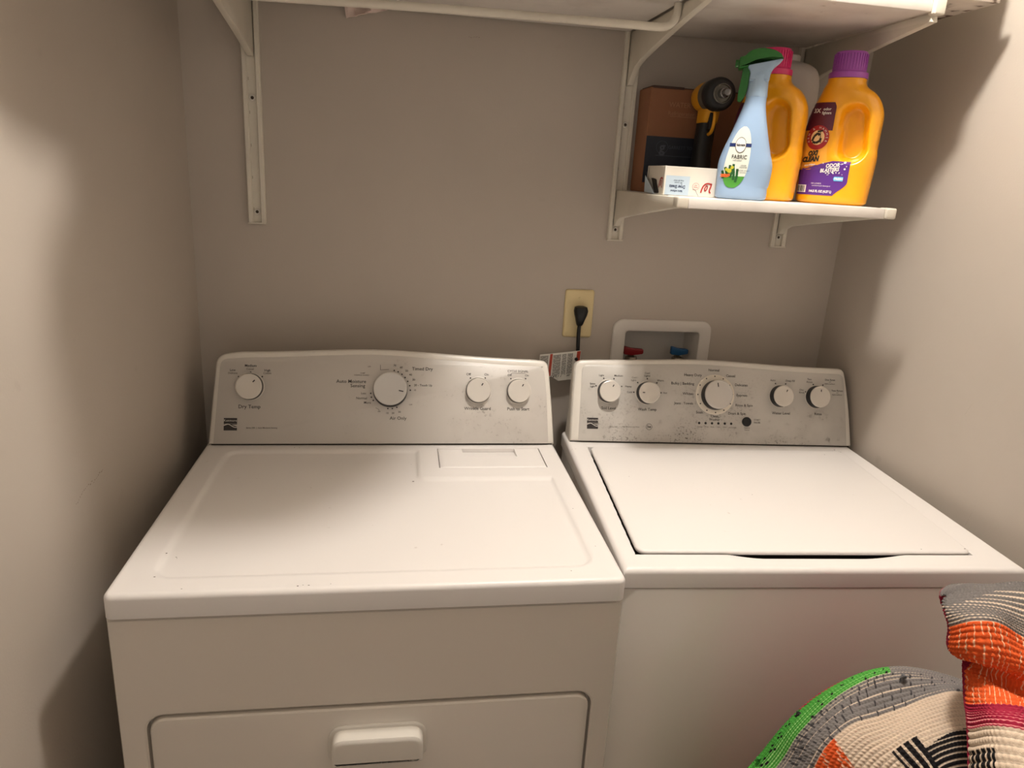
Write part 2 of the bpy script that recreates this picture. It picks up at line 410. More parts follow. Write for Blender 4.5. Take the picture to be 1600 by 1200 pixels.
# ------------------------------------------------------------------ appliances
LEAN = math.radians(19)
def face_map(D, H):
    sy, cz = math.sin(LEAN), math.cos(LEAN)
    def f(x, h, lift=0.0):   # x, h in metres on the sloped face; lift towards the viewer
        return (x, D + h * sy - lift * cz, H + .0034 + h * cz + lift * sy)
    return f
def console(root, D, H, outline, panel, yback, pm, name_body='console'):
    fm = face_map(D, H)
    L = []
    for ins, d in ((.016, .0002), (.0085, .0006), (.0035, .0028), (.0008, .0065), (0, .011), (0, .03)):
        P = inset(outline, ins) if ins else outline
        P = [(a, max(c, 0.0)) for a, c in P]
        L.append([fm(a, c, -d) for a, c in P])
    last = []
    for (a, c) in outline:
        p = fm(a, c, 0); last.append((p[0], max(yback, p[1] + .035), p[2] - .055 * min(1, c / .15)))
    L.append(last)
    box('console_gap_shade', outline[0][0] * 0 + .012, max(p[0] for p in outline) - .005, D + .006, D + .03, H - .001, H + .006, M['gap'], root)  # dark strip stands in for the shadow gap under the console
    body = loft(name_body, L, M['console'], root, angle=30)
    P = [[fm(a, max(c, .002), -.0) for a, c in inset(panel, .0)], [fm(a, max(c, .002), .0006) for a, c in inset(panel, .0008)]]
    loft('control_panel', P, pm, root, cap0=False)
    return fm
def knob(root, fm, x, h, r, prot, skirt, ptr_ang, cap='knob_cap', big=False, rim=None, drop=0.0):
    n = 40
    def sring(rr, lift): return [fm(x + rr * math.cos(2 * PI * i / n), h - drop + rr * math.sin(2 * PI * i / n), lift) for i in range(n)]
    def ring(rr, lift): return [fm(x + rr * math.cos(2 * PI * i / n), h + rr * math.sin(2 * PI * i / n), lift) for i in range(n)]
    k = loft('knob', [sring(r * 1.03, .0004), sring(r * 1.03, .003), sring(r * 1.005, prot * .5), ring(r * .96, prot * .86)], skirt, root, angle=30)
    if rim: loft('base_ring', [ring(r * 1.13, .0003), ring(r * 1.12, .0014), ring(r * 1.07, .0018), ring(r * 1.03, .0010)], M['knob'], k, cap0=False, cap1=False, angle=30)
    loft('knob_cap', [ring(r * .985, prot * .84), ring(r * 1.0, prot * .9), ring(r * .97, prot * .97), ring(r * .91, prot), ring(r * .84, prot * .985), ring(r * .3, prot * .97)], M[cap], k, angle=30)
    c, s = math.cos(ptr_ang), math.sin(ptr_ang)
    pr = Print(fm); a0, a1, wd = r * (.52 if big else .46), r * (.80 if big else .68), r * .03 if big else r * .042
    pr.poly([(x + a * c - b_ * s, h + a * s + b_ * c) for a, b_ in ((a0, -wd), (a1, -wd), (a1, wd), (a0, wd))], prot * .99 + .0006)
    pr.done('pointer_mark', M['ink'], k)
    return k
def badge(root, fm, x, h, s=.0262):
    P = Print(fm); P.rect(x, x + s, h + s * .54, h + s * .98, .0009)
    # lower block with a wave cut through it
    top = [(x + s * i / 10, h + s * (.36 + .13 * math.sin(PI * (i / 10)) * (1 if i < 7 else .7) - .05 * (i / 10))) for i in range(11)]
    P.poly([(x, h), (x + s, h)] + top[::-1], .0009)
    P.poly([(x, h + s * .46)] + [(x + s * (i / 8), h + s * (.47 - .10 * math.sin(PI * i / 8) * .2)) for i in range(9)] + [(x + s, h + s * .52), (x, h + s * .52)], .0009)
    o = P.done('badge', M['ink'], root)
    Q = Print(fm); Q.text('Kenmore', x + s / 2, h + s * .78, s * .26, lift=.0013)
    Q.line([(x + s * (i / 12), h + s * (.40 + .13 * math.sin(PI * 1.6 * i / 12 + .2) - .03)) for i in range(13)], s * .05, .0013)
    Q.done('badge_lettering', M['console'], o)
    return o

# ---- dryer
DW, DD, DH, DYB = .7355, .5417, .9218, .682
dryer = thing('dryer', 'white front-load clothes dryer on the left with scuffed top and silver dial panel', 'dryer', (.0412, -.7212, 0), -.0009)
def edge_round(X, Y, w_, r, H, yback):
    d = np.minimum(np.minimum(X, w_ - X), Y)
    dd = np.clip(r - d, 0, r); return H - (r - np.sqrt(np.maximum(r * r - dd * dd, 0)))
def corner_warp(w_, Rr, yb):
    def f(X, Y):
        X = X.copy(); Y = Y.copy()
        for left in (True, False):
            u = (Rr - X) / Rr if left else (X - (w_ - Rr)) / Rr
            v = (Rr - Y) / Rr
            m_ = (u > 0) & (v > 0)
            mx = np.maximum(u, v); hy = np.hypot(u, v) + 1e-9; k = np.where(m_, mx / hy, 1)
            un, vn = u * k, v * k
            X = np.where(m_, (Rr - un * Rr) if left else (w_ - Rr + un * Rr), X); Y = np.where(m_, Rr - vn * Rr, Y)
        return X, Y
    return f
def sd_rr(X, Y, x0, x1, y0, y1, r):     # positive inside
    cx, cy, hx, hy = (x0 + x1) / 2, (y0 + y1) / 2, (x1 - x0) / 2 - r, (y1 - y0) / 2 - r
    qx, qy = np.abs(X - cx) - hx, np.abs(Y - cy) - hy
    return r - (np.hypot(np.maximum(qx, 0), np.maximum(qy, 0)) + np.minimum(np.maximum(qx, qy), 0))
EDGE = (.0, .0004, .0012, .0024, .004, .006, .008, .011)
PX0, PX1, PY0, PY1 = .4755, .6965, .423, .525
def zd(X, Y):
    Z = edge_round(X, Y, DW, .008, DH, DYB)
    a = sd_rr(X, Y, .046, .700, .040, .521, .034)
    nt = -sd_rr(X, Y, .437, .80, .378, .60, .016)
    s = np.minimum(a, nt)
    Z = Z - .0050 * sstep(s / .0095)
    pk = (X > PX0) & (X < PX1) & (Y > PY0) & (Y < PY1)
    return np.where(pk, Z - .010, Z)
xs = lines(0, DW, .004, (PX0 - .0002, PX0 + .0002, PX1 - .0002, PX1 + .0002), EDGE)
ys = lines(0, DYB, .0045, (PY0 - .0002, PY0 + .0002, PY1 - .0002, PY1 + .0002), EDGE)
gridplate('top_panel', xs, ys, zd, M['enamel'], dryer, warp=corner_warp(DW, .012, DYB), skirt=.8850)
# lint screen lid with finger scoop, sitting in its pocket
LX0, LX1, LY0, LY1 = PX0 + .0016, PX1 - .0016, PY0 + .0016, PY1 - .002
SX0, SX1, SY0 = .528, .642, .481
def zl(X, Y):
    Z = np.full_like(X, DH + .0002)
    d = np.minimum(np.minimum(X - LX0, LX1 - X), Y - LY0); Z = Z - np.clip(.0012 - d, 0, .0012) * .8
    return np.where((X > SX0) & (X < SX1) & (Y > SY0), DH - .0035 - (Y - SY0) * .10, Z)
gridplate('lint_screen_lid', lines(LX0, LX1, .01, (SX0 - .0002, SX0 + .0002, SX1 - .0002, SX1 + .0002), (.0006, .0012)),
          lines(LY0, LY1, .006, (SY0 - .0002, SY0 + .0002), (.0006, .0012)), zl, M['enamel'], dryer, skirt=DH - .0097)
# cabinet body, front panel with door recess
DXA, DXB, DZA, DZB = .0385, .7005, .255, .7205
hole = rrect(DXA, DXB, DZA, DZB, .026, 8)
outer = plate_hole((.0015, DW - .0015, .02, .8815), hole, None)
def fy(y): return lambda p: (p[0], y, p[1])
yf = .0035
Lp = [list(map(fy(.60), [tuple(p) for p in outer])), list(map(fy(.0075), [tuple(p) for p in outer]))]
oi = inset([tuple(p) for p in outer], .0025)
Lp += [list(map(fy(yf), oi))]
Lp += [list(map(fy(yf), inset(hole, -.003))), list(map(fy(yf + .002), hole)), list(map(fy(yf + .018), hole))]
vs, fs = loft_data(Lp, True, True)
obj('cabinet', vs, fs, M['cabinet'], dryer, True, 30)
# dark strip painted as the shade in the seam between top and cabinet
box('seam_shade_strip', .006, DW - .006, .008, .62, .870, .8878, M['gap'], dryer)
dp = rrect(DXA + .0045, DXB - .0045, DZA + .004, DZB - .0048, .0225, 8)
door = loft('door', [[(a, y, c) for a, c in (inset(dp, i) if i else dp)] for i, y in ((0, .0205), (0, .0065), (.0008, .0038), (.003, .0018), (.006, .0012))], M['cabinet'], dryer, angle=30)
# handle: flat flange, rounded cup that stands out from the door
hp = roundpoly([(.2965, .628), (.4385, .628), (.4385, .6835), (.2965, .6835)], [.008, .008, .024, .024], 8)
hd = loft('handle', [[(a, y, c) for a, c in inset(hp, i)] for i, y in ((-.003, .0014), (-.003, -.0010), (-.001, -.0022), (.001, -.0022), (.003, -.0026), (.0032, -.018), (.0042, -.0225), (.0075, -.0248), (.011, -.0252))], M['console'], door, angle=30)
# console
def mm(L): return [(a / 1000, c / 1000) for a, c in L]
arch = [(x, 193.0 + 11.0 * math.exp(-((x - 350) / 190) ** 2) - 6.0 * max(0, (x - 350) / 350)) for x in range(690, 40, -25)]
dout = roundpoly(mm([(735.5, 0), (731, 80), (724.5, 158), (720, 185)] + arch + [(18.5, 187), (13, 110), (5.5, 0)]), [0, 0, 0, .024] + [.006] * len(arch) + [.024, .01, 0], 6)
parch = [(x, 179.5 + 12.0 * math.exp(-((x - 350) / 190) ** 2) - 8.5 * max(0, (x - 350) / 350)) for x in range(680, 60, -25)]
dpan = roundpoly(mm([(721.5, 2), (717, 110), (710.5, 172)] + parch + [(28.5, 177), (23, 90), (17.5, 2)]), [0, 0, .016] + [.004] * len(parch) + [.016, 0, 0], 6)
fmD = console(dryer, DD, DH, dout, dpan, .665, M['panel_d'])
sil = M['skirt2']
def pa(dx, dy): return math.atan2(dy, dx)
knob(dryer, fmD, .0870, .1205, .0265, .013, sil, pa(10, 11), 'knob', rim=1)
knob(dryer, fmD, .3752, .1190, .0355, .020, M['skirt'], pa(23, -5), 'knob_cap', True, drop=.0032)
knob(dryer, fmD, .5645, .1175, .0262, .013, sil, pa(8.5, 14), 'knob', rim=1)
knob(dryer, fmD, .6540, .1170, .0255, .013, sil, pa(9.5, 15.5), 'knob', rim=1)
P = Print(lambda a, c, l: fmD(a / 1000, c / 1000, l + .0006))
def dots(P, L, r=1.5):
    for a, c in L: P.disc(a, c, r)
dots(P, [(64.5, 140.9), (88.5, 150.5), (111.7, 141.5), (383.2, 158.4), (391.4, 155.7), (399.6, 150.3), (406.5, 143.5), (412, 135.3), (416.4, 126.1), (417.8, 116.4), (370.6, 76.6), (380.1, 76.6), (389.5, 79.4), (334.2, 108.8), (335.7, 100.6), (339.8, 93.8), (547.5, 144.3), (579.9, 144.7), (636.7, 144), (669.6, 144.5)], 1.6)
for s, x, h, sz in (('Medium', 88.2, 164, 7.4), ('Low', 52.8, 154.5, 6.6), ('High', 121.7, 154.8, 6.6), ('Dry Temp', 87.3, 78.5, 10.6),
                    ('Auto Moisture', 293.4, 133.6, 10.4), ('Sensing', 306.9, 124.6, 10.4), ('Normal', 315.3, 98.2, 7.4), ('More', 327.5, 88.8, 6.8), ('Less', 319.2, 108.6, 6),
                    ('70', 384.4, 168.9, 6), ('60', 398.1, 165, 6), ('50', 409.6, 158, 6), ('40', 418, 149.6, 6), ('30', 424.8, 138.9, 6),
                    ('20 - Touch Up', 445, 127.1, 6.6), ('10', 427.6, 116.4, 5), ('10', 369.4, 66.6, 6), ('20', 381.6, 66.7, 6), ('30', 395.1, 69.3, 6),
                    ('Timed Dry', 443.2, 162.4, 10), ('Air Only', 392.5, 55.8, 10), ('Off', 543.2, 152.3, 7.4), ('On', 582.7, 152.1, 7.4), ('Wrinkle Guard', 563.5, 77.6, 9.4),
                    ('CYCLE SIGNAL', 652.3, 160.4, 7.0), ('Off', 633.8, 151.6, 6.8), ('On', 672.5, 151.4, 6.8), ('Push to Start', 653.5, 77.2, 9.4)):
    P.text(s, x, h, sz, bold=.05 if sz > 7 else .03)
P.line([(354, 170), (354, 159), (372, 160.5)], .7); P.line([(345, 78), (352, 74.5), (352, 70)], .6)
P.line([(636, 155.9), (669, 155.9)], .5)
P.done('printed_lettering', M['ink'], dryer)
P = Print(lambda a, c, l: fmD(a / 1000, c / 1000, l + .0006))
for s, x, h, sz in (('Delicate', 52.9, 148, 5.6), ('Casual', 87.1, 157, 5.6), ('Cotton', 121.8, 148.6, 5.6), ('DAMP', 317.2, 151.6, 3.6), ('WRINKLE GUARD', 314.6, 147.3, 3.9),
                    ('OFF', 354.5 - 24, 165.6, 4), ('OFF', 352.5, 69.8, 3.6), ('OFF', 419, 85, 4), ('Series 500  |  Auto Moisture Sensing', 112.5, 34.7, 4.2)):
    P.text(s, x, h, sz, bold=.04)
P.done('small_lettering', M['inkgrey'], dryer)
badge(dryer, fmD, .0372, .0293)
# a few chips in the enamel, real little flecks of bare metal
P = Print(lambda a, c, l: (a, c, DH + l + (-.0042 if (.07 < a < .43 and .06 < c < .5) or (.44 < a < .68 and .06 < c < .36) else 0)))
for a, c, r in ((.4225, .368, .0022), (.069, .098, .0012), (.052, .11, .0014), (.10, .012, .0012), (.255, .010, .0014), (.262, .012, .0009), (.27, .011, .0016), (.30, .013, .0008), (.706, .235, .0012), (.655, .028, .0011), (.712, .10, .001), (.42, .45, .0009), (.18, .533, .0012), (.19, .532, .0009), (.055, .045, .0016)):
    P.disc(a, c, r, .0003, 6, r * (.5 + random.random() * .6))
P.done('enamel_chips', M['slot'], dryer)

# ---- washer
WW, WD, WH, WYB = .6985, .548, .906, .62
washer = thing('washing_machine', 'white top-load washing machine on the right with grimy silver dial panel', 'washing machine', (.7742, -.7002, .0495), -.0557)
washer.scale = (.967, .967, .967)
LID = [(.0385, .0505), (.6355, .0505), (.6585, .5165), (.0515, .5165)]
def inside_right(X, Y):
    a, c = LID[1], LID[2]; dx, dy = c[0] - a[0], c[1] - a[1]; L = math.hypot(dx, dy)
    return ((X - a[0]) * -dy + (Y - a[1]) * dx) / L
def inside_quad(X, Y, off):
    s = np.full_like(X, 1e9)
    for i in range(4):
        a = LID[i]; c = LID[(i + 1) % 4]; dx, dy = c[0] - a[0], c[1] - a[1]; L = math.hypot(dx, dy)
        s = np.minimum(s, ((X - a[0]) * -dy + (Y - a[1]) * dx) / L)
    return np.minimum(s + off, inside_right(X, Y) - .0012)
def zw(X, Y):
    Z = edge_round(X - .004, Y, WW - .004, .009, WH, WYB)
    s = inside_quad(X, Y, .0045)
    scoop = .050 - .0165 * sstep((X - .165) / .085) * sstep((.545 - X) / .12)
    sc = np.minimum((Y - scoop) + 0.0, np.where((X > .15) & (X < .55) & (Y < .08), 1, -1))
    return Z - np.maximum(.045 * np.clip(s / .002, 0, 1), .014 * np.clip(sc / .014, 0, 1))
xs = lines(.004, WW, .004, np.linspace(.028, .06, 33), EDGE); ys = lines(0, WYB, .005, list(np.linspace(.028, .056, 29)) + list(np.linspace(.51, .526, 9)), EDGE)
gridplate('top_panel', xs, ys, zw, M['enamel'], washer, warp=None, skirt=.8725)
lp = roundpoly(LID, [.020, .016, .020, .016], 8)
loft('lid', [[(a, c, z) for a, c in (inset(lp, i) if i else lp)] for i, z in ((.001, WH - .0035), (0, WH - .0025), (0, WH + .0002), (.001, WH + .0022), (.003, WH + .0036), (.006, WH + .0042))], M['enamel'], washer, angle=60)
box('cabinet', .0055, WW - .0015, .003, .61, -.035, .8695, M['cabinet'], washer, .003, 2)
box('seam_shade_strip', .009, WW - .006, .008, .6, .862, .876, M['gap'], washer)  # dark colour imitates the shade in the seam below the washer top
warch = [(x, 191 + 8.5 * math.exp(-((x - 330) / 170) ** 2) - 3.0 * max(0, (x - 330) / 350)) for x in range(650, 60, -25)]
wout = roundpoly(mm([(701.5, 0), (699, 50), (696, 93), (688, 155), (682, 188)] + warch + [(19, 189), (14.5, 110), (10.2, 0)]), [0, .02, .02, .02, .020] + [.006] * len(warch) + [.020, .01, 0], 6)
wparch = [(x, 178 + 9 * math.exp(-((x - 310) / 170) ** 2) - 4.0 * max(0, (x - 330) / 350)) for x in range(640, 60, -25)]
wpan = roundpoly(mm([(686.5, 2), (683.5, 90), (678, 174)] + wparch + [(36, 177), (33.5, 100), (29.6, 2)]), [0, .02, .016] + [.004] * len(wparch) + [.014, 0, 0], 6)
fmW = console(washer, WD, WH, wout, wpan, .612, M['panel_w'])
knob(washer, fmW, .0990, .1175, .0250, .022, M['skirt'], pa(8, 15.5), 'knob', rim=1)
knob(washer, fmW, .1920, .1165, .0252, .022, M['skirt'], pa(-15, 0), 'knob', rim=1)
# dial ring under the cycle knob
n = 48
def rg(rr, lift): return [fmW(.3565 + rr * math.cos(2 * PI * i / n), .1163 + rr * math.sin(2 * PI * i / n), lift) for i in range(n)]
loft('dial_ring', [rg(.0475, .0004), rg(.0475, .0016), rg(.0462, .0022), rg(.034, .0022), rg(.0335, .0012)], M['ring'], washer, cap0=False)
knob(washer, fmW, .3570, .1165, .0340, .026, M['skirt'], pa(-3, 22), 'knob_cap', True, drop=.0015)
knob(washer, fmW, .5180, .1170, .0250, .022, M['skirt'], pa(10, 18), 'knob', rim=1)
knob(washer, fmW, .6090, .1175, .0255, .022, M['skirt'], pa(1, 17), 'knob', rim=1)
P = Print(lambda a, c, l: fmW(a / 1000, c / 1000, l + .0006))
dots(P, [(87.4, 147.5), (111.8, 147.4), (69.5, 129.8), (130.4, 130), (159.7, 117.3), (168.6, 140), (191.5, 149.7), (214.8, 140.5), (225.2, 117.5), (506.1, 147), (531.7, 146.9), (582, 129.1), (601.2, 147.3), (625.6, 146.4)], 1.7)
for a, c in [(334.6, 153.9), (355, 159.8), (375.6, 154.3), (391.5, 139.5), (398.9, 117.9), (393.6, 95.8), (378, 80.2), (357.6, 74.2), (336.3, 79), (320.5, 94.5), (313.9, 115.8), (319.1, 138.1)]: P.disc(a, c, 1.6, .0022)
for s, x, h, sz in (('Light', 81.9, 154.4, 6.4), ('Medium', 122.6, 154.6, 6.4), ('Extra', 61.0, 134.4, 6), ('Light', 61, 127.8, 6), ('Heavy', 146.5, 130.2, 6.2),
                    ('Cold', 149.3, 117, 6.2), ('Cool /', 161.5, 151.3, 5.6), ('Lights', 159, 145.2, 5.6), ('Cool', 191.3, 162.6, 6), ('Lights', 191.4, 156.4, 6), ('Warm', 223.5, 146, 6.2), ('Hot', 235, 117.4, 6.2),
                    ('Soil Level', 100.2, 78.4, 9), ('Wash Temp', 192.6, 77.6, 9), ('Heavy Duty', 302, 161.3, 9), ('Bulky | Bedding', 277.3, 140.8, 9), ('Whites', 290.6, 116.9, 9),
                    ('Jeans . Towels', 280.4, 94.1, 8), ('Soak', 319, 73.8, 9), ('Clean', 356.1, 65.2, 8.4), ('Washer', 356.2, 57.4, 8.4), ('Drain & Spin', 411.2, 72.8, 8.6), ('Rinse & Spin', 428.4, 92.6, 8.6),
                    ('Express', 422.6, 116.5, 8.6), ('Delicates', 421, 140.8, 8.6), ('Casual', 394.4, 161.8, 8.6), ('Normal', 353.2, 174.2, 8.6),
                    ('Auto', 499.6, 154.6, 6.4), ('Deep Fill', 543, 154.2, 6.4), ('One', 571.5, 133.6, 6), ('Rinse', 571.8, 127.3, 6), ('Two', 591.4, 159.4, 6), ('Rinses', 592, 152.7, 6),
                    ('One Rinse', 643.4, 159.3, 6.2), ('Two Rinses', 662, 133.5, 6.2), ('Water Level', 520.7, 76.2, 9), ('Rinse', 613.6, 76.4, 8.6)):
    P.text(s, x, h, sz, bold=.05 if sz > 7 else .03)
P.ring(197.5, 37.2, 6.6, 7.4); P.text('he', 197.5, 37.4, 9, bold=.2)
P.done('printed_lettering', M['ink'], washer)
P = Print(lambda a, c, l: fmW(a / 1000, c / 1000, l + .0006))
for s, x, h, sz in (('with', 643.5, 154.4, 3.4), ('Fabric Softener', 643.5, 149.8, 4.2), ('with', 662, 128.8, 3.4), ('Fabric Softener', 662, 124, 4.2), ('START', 461, 58.9, 5.6), ('PAUSE', 461, 52.4, 5.6), ('Hold to', 436, 39.4, 4.6), ('Cancel', 436, 34.6, 4.6),
                    ('Sensing', 320.5, 39.8, 4.0), ('Wash', 336.6, 40, 4.0), ('Rinse', 351.0, 40, 4.0), ('Spin', 366.5, 40, 4.0), ('Done', 381.5, 40, 4.0), ('Lid Locked', 401, 39.7, 4.0),
                    ('Series 500', 112, 35.3, 3.8), ('High Efficiency Low Water', 154, 36.2, 3.8)):
    P.text(s, x, h, sz, bold=.04)
P.done('small_lettering', M['inkgrey'], washer)
badge(washer, fmW, .0497, .0297)
def disc_part(name, fm, x, h, r, lift, mat, parent):
    n = 24
    def c_(rr, l): return [fm(x + rr * math.cos(2 * PI * i / n), h + rr * math.sin(2 * PI * i / n), l) for i in range(n)]
    return loft(name, [c_(r, .0005), c_(r, lift * .7), c_(r * .88, lift), c_(r * .3, lift * .92)], mat, parent)
disc_part('start_button', fmW, .4350, .0540, .0112, .0042, M['button'], washer)
for x in (.3187, .3344, .350, .3657, .3815, .3973): disc_part('indicator_light', fmW, x, .0487, .0029, .0012, M['button'], washer)
P = Print(lambda a, c, l: (a, c, WH + l))
for a, c, r in ((.648, .532, .0022), (.640, .507 + .02, .0008), (.045, .5205, .001)): P.disc(a, c, r, .0004, 6, r * .6)
P.v and P.done('enamel_chips', M['slot'], washer)
P = Print(lambda a, c, l: (a, c, WH + .0046 + l))
for a, c, r in ((.545, .058, .0013), (.628, .060, .0016), (.33, .27, .001), (.10, .35, .0009), (.60, .49, .0014)): P.disc(a, c, r, .0003, 6, r * .7)
P.done('lid_chips', M['slot'], washer)

# ------------------------------------------------------------------ shelving
def rail(x0, x1, ztop, zbot, label, screws, group='slotted shelf rails on the back wall'):
    w_ = x1 - x0; t_ = thing('shelf_rail', label, 'shelf rail', (x0, 0, 0), 0, group)
    prof = [(0, 0), (0, -.009), (.002, -.0115), (.008, -.0115), (.0098, -.0095), (.0102, -.004), (w_ - .0102, -.004), (w_ - .0098, -.0095), (w_ - .008, -.0115), (w_ - .002, -.0115), (w_, -.009), (w_, 0)]
    loft('channel', [[(a, c, z) for a, c in prof] for z in (zbot, ztop)], M['metalw'], t_, angle=25)
    box('end_lip', 0, w_, -.0125, 0, zbot - .003, zbot, M['metalw'], t_, .0006)
    bm = bmesh.new(); z = zbot + .025
    while z < ztop - .02:
        for xx in (.0108,): bm_box(bm, xx, xx + .0016, -.0043, -.0036, z, z + .006)
        z += .064
    o = from_bm('slots', bm, M['railslot'], t_); o['kind'] = 'stuff'
    for sx_, sz in screws:
        s = lathe('screw', (sx_ - x0, 0, sz), [(.0064, -.004), (.0062, -.0062), (.0050, -.0076), (.0036, -.0076), (.0034, -.0050), (.0005, -.0049)], M['console'], t_, 'y', 20)
        lathe('screw_recess', (sx_ - x0, 0, sz), [(.0033, -.005), (.0030, -.0056), (.001, -.0058)], M['slot'], s, 'y', 12)
    return t_
rail(.116, .152, 2.30, 1.364, 'long white slotted shelf rail on the left part of the back wall', [(.134, 1.612), (.134, 1.386)])
rail(.904, .940, 2.30, 1.362, 'white slotted shelf rail beside the cardboard box, carrying both shelves', [(.922, 1.611), (.922, 1.384)])
rail(1.307, 1.344, 2.30, 1.3635, 'rightmost white slotted shelf rail, behind the detergent bottles', [(1.3255, 1.384)])
def bracket(xc, lab, big, ytip=-.400, ztop=1.796, wd=.0135, straight=False):
    if big:
        low = [(-.406, ztop - .014), (-.39, ztop - .0165), (-.282, ztop - .031), (-.159, ztop - .050), (-.09, ztop - .062), (-.052, ztop - .073), (-.028, ztop - .092), (-.018, ztop - .105), (-.005, ztop - .106)]
    else:
        low = [(-.385, ztop - .003), (-.347, ztop - .006), (-.223, ztop - .021), (-.105, ztop - .036), (-.05, ztop - .044), (-.03, ztop - .052), (-.018, ztop - .064), (-.005, ztop - .065)]
    if straight: low = [(-.406, 1.768), (-.30, 1.7405), (-.15, 1.7165), (-.07, 1.702), (-.03, 1.694), (-.014, 1.6895), (-.005, 1.690)]
    b_ = thing('shelf_bracket', lab, 'shelf bracket', (xc, 0, 0), 0, 'shelf brackets hooked into the wall rails')
    tipy = low[0][0]
    top = [(-.005, ztop), (tipy + .004, ztop)] if big else [(-.005, ztop + .015), (tipy + .004, ztop + .015)]
    pts = [(c, z) for c, z in (low + top)]
    A = sum(pts[i][0] * pts[(i + 1) % len(pts)][1] - pts[(i + 1) % len(pts)][0] * pts[i][1] for i in range(len(pts)))
    if A < 0: pts = pts[::-1]
    prism('arm', pts, -wd / 2, wd / 2, M['metalw'], b_, .0022, lambda a, c, d: (d, a, c))
    return b_
# brackets (arm, plus the clip at the shelf nose)
b1 = bracket(.134, 'tall white bracket on the left rail, holding the upper shelf', True, straight=True)
b2 = bracket(.922, 'white bracket with diagonal lower edge on the middle rail, holding the upper shelf', True)
b3 = bracket(1.3255, 'upper right white bracket reaching out above the purple-capped bottle', True)
b4 = bracket(.922, 'slim white bracket under the left end of the lower shelf, below the dryer sheet carton', False, ztop=1.4565)
b5 = bracket(1.3255, 'slim white bracket under the right end of the lower shelf', False, ztop=1.4565)
def nose(parent, z0, z1, y0, y1, wd=.021):
    box('end_clip', -wd / 2, wd / 2, y0, y1, z0, z1, M['metalw'], parent, .003, 3)
for b_ in (b1, b2, b3): nose(b_, 1.792, 1.8185, -.416, -.398)
nose(b4, 1.4535, 1.4730, -.396, -.372); nose(b5, 1.4535, 1.4730, -.396, -.372)
# upper shelf: two boards between the brackets and a long board lying on top
def board(name, x0, x1, y0, y1, z0, z1, mat, lab, cat='shelf', group=None):
    o = box(name, x0, x1, y0, y1, z0, z1, mat, None, .0016, 2); return tag(o, lab, cat, group)
board('shelf_board', .1455, .9105, -.409, -.013, 1.7965, 1.8155, M['shelf'], 'long white upper shelf board above the dryer')
board('shelf_board', .9335, 1.3145, -.409, -.013, 1.7965, 1.8155, M['shelf'], 'white upper shelf board above the cardboard box and detergent bottles')
board('loose_board', .035, 1.437, -.412, -.004, 1.819, 1.835, M['worn'], 'scuffed board lying on top, jutting past the upper right bracket')
board('shelf_board', .9335, 1.3145, -.392, -.013, 1.4535, 1.4720, M['shelf'], 'short white lower shelf board under the detergent bottles')
# top of small brackets sit beside the lower board
# hanging rod
rod = tag(tube('hanging_rod', [(-.03, -.3, 1.7415), (.2, -.3, 1.745), (.5, -.3, 1.7515), (.80, -.3, 1.7545), (.872, -.3, 1.7550), (.890, -.3, 1.7575), (.902, -.3, 1.766), (.907, -.3, 1.780), (.9075, -.3, 1.7955)], .0070, M['metalw'], n=18), 'thin white hanging rod under the upper shelf, curling up at the middle bracket', 'rod')
# folded cloth pinched between shelf and wall
cs = []
for j, z in enumerate((1.803, 1.796, 1.786, 1.777, 1.771)):
    row = []
    for i in range(14):
        u = i / 13; zz = z + (.004 + .022 * u ** 1.2) * (j / 4)
        row.append((.318 + .082 * u + .001 * j, -.010 - .006 * math.sin(u * 9 + j) - .012 * (j / 4) * (1 - u) * abs(math.sin(u * 14)), min(zz, 1.8)))
    cs.append(row)
L = [[Vector(p) for p in r] + [Vector(p) + Vector((0, .006, 0)) for p in r[::-1]] for r in cs]
tag(loft('cloth_scrap', L, M['tissue'], None), 'pale pink scrap of cloth poking out under the upper shelf', 'cloth')
# folded blankets stored on the upper shelf (they throw the soft lumpy shade on the dryer top)
def blanket(x0, x1, y0, y1, z0, z1, lab):
    n, mseg = 36, 10; L = []
    cx, cy = (x0 + x1) / 2, (y0 + y1) / 2
    for k in range(mseg + 1):
        v = k / mseg; f = 1 - .16 * abs(2 * v - 1) ** 3
        row = []
        for i in range(n):
            a = 2 * PI * i / n; e = .45
            ca, sa = math.cos(a), math.sin(a)
            xx = math.copysign(abs(ca) ** e, ca) * (x1 - x0) / 2 * f * (1 + .03 * math.sin(3 * a + 4 * v)); yy = math.copysign(abs(sa) ** e, sa) * (y1 - y0) / 2 * f * (1 + .04 * math.sin(5 * a + v * 6))
            row.append((cx + xx, cy + yy, z0 + (z1 - z0) * v))
        L.append(row)
    return tag(loft('folded_blanket', L, M['blanket'], None, smooth=True, angle=80), lab, 'blanket')
blanket(.02, .355, -.668, -.05, 1.8352, 1.905, 'grey folded blanket overhanging the left end of the upper shelf')
blanket(.36, .725, -.636, -.05, 1.8352, 1.900, 'grey folded blanket overhanging the upper shelf above the dryer dial')

sb = thing('storage_box', 'white lidded storage box on the right end of the upper shelf', 'box', (1.24, -.215, 1.8352))
box('box_body', -.185, .185, -.185, .185, 0, .16, M['whitecard'], sb, .006)
box('box_lid', -.19, .19, -.19, .19, .135, .175, M['whitecard'], sb, .006)

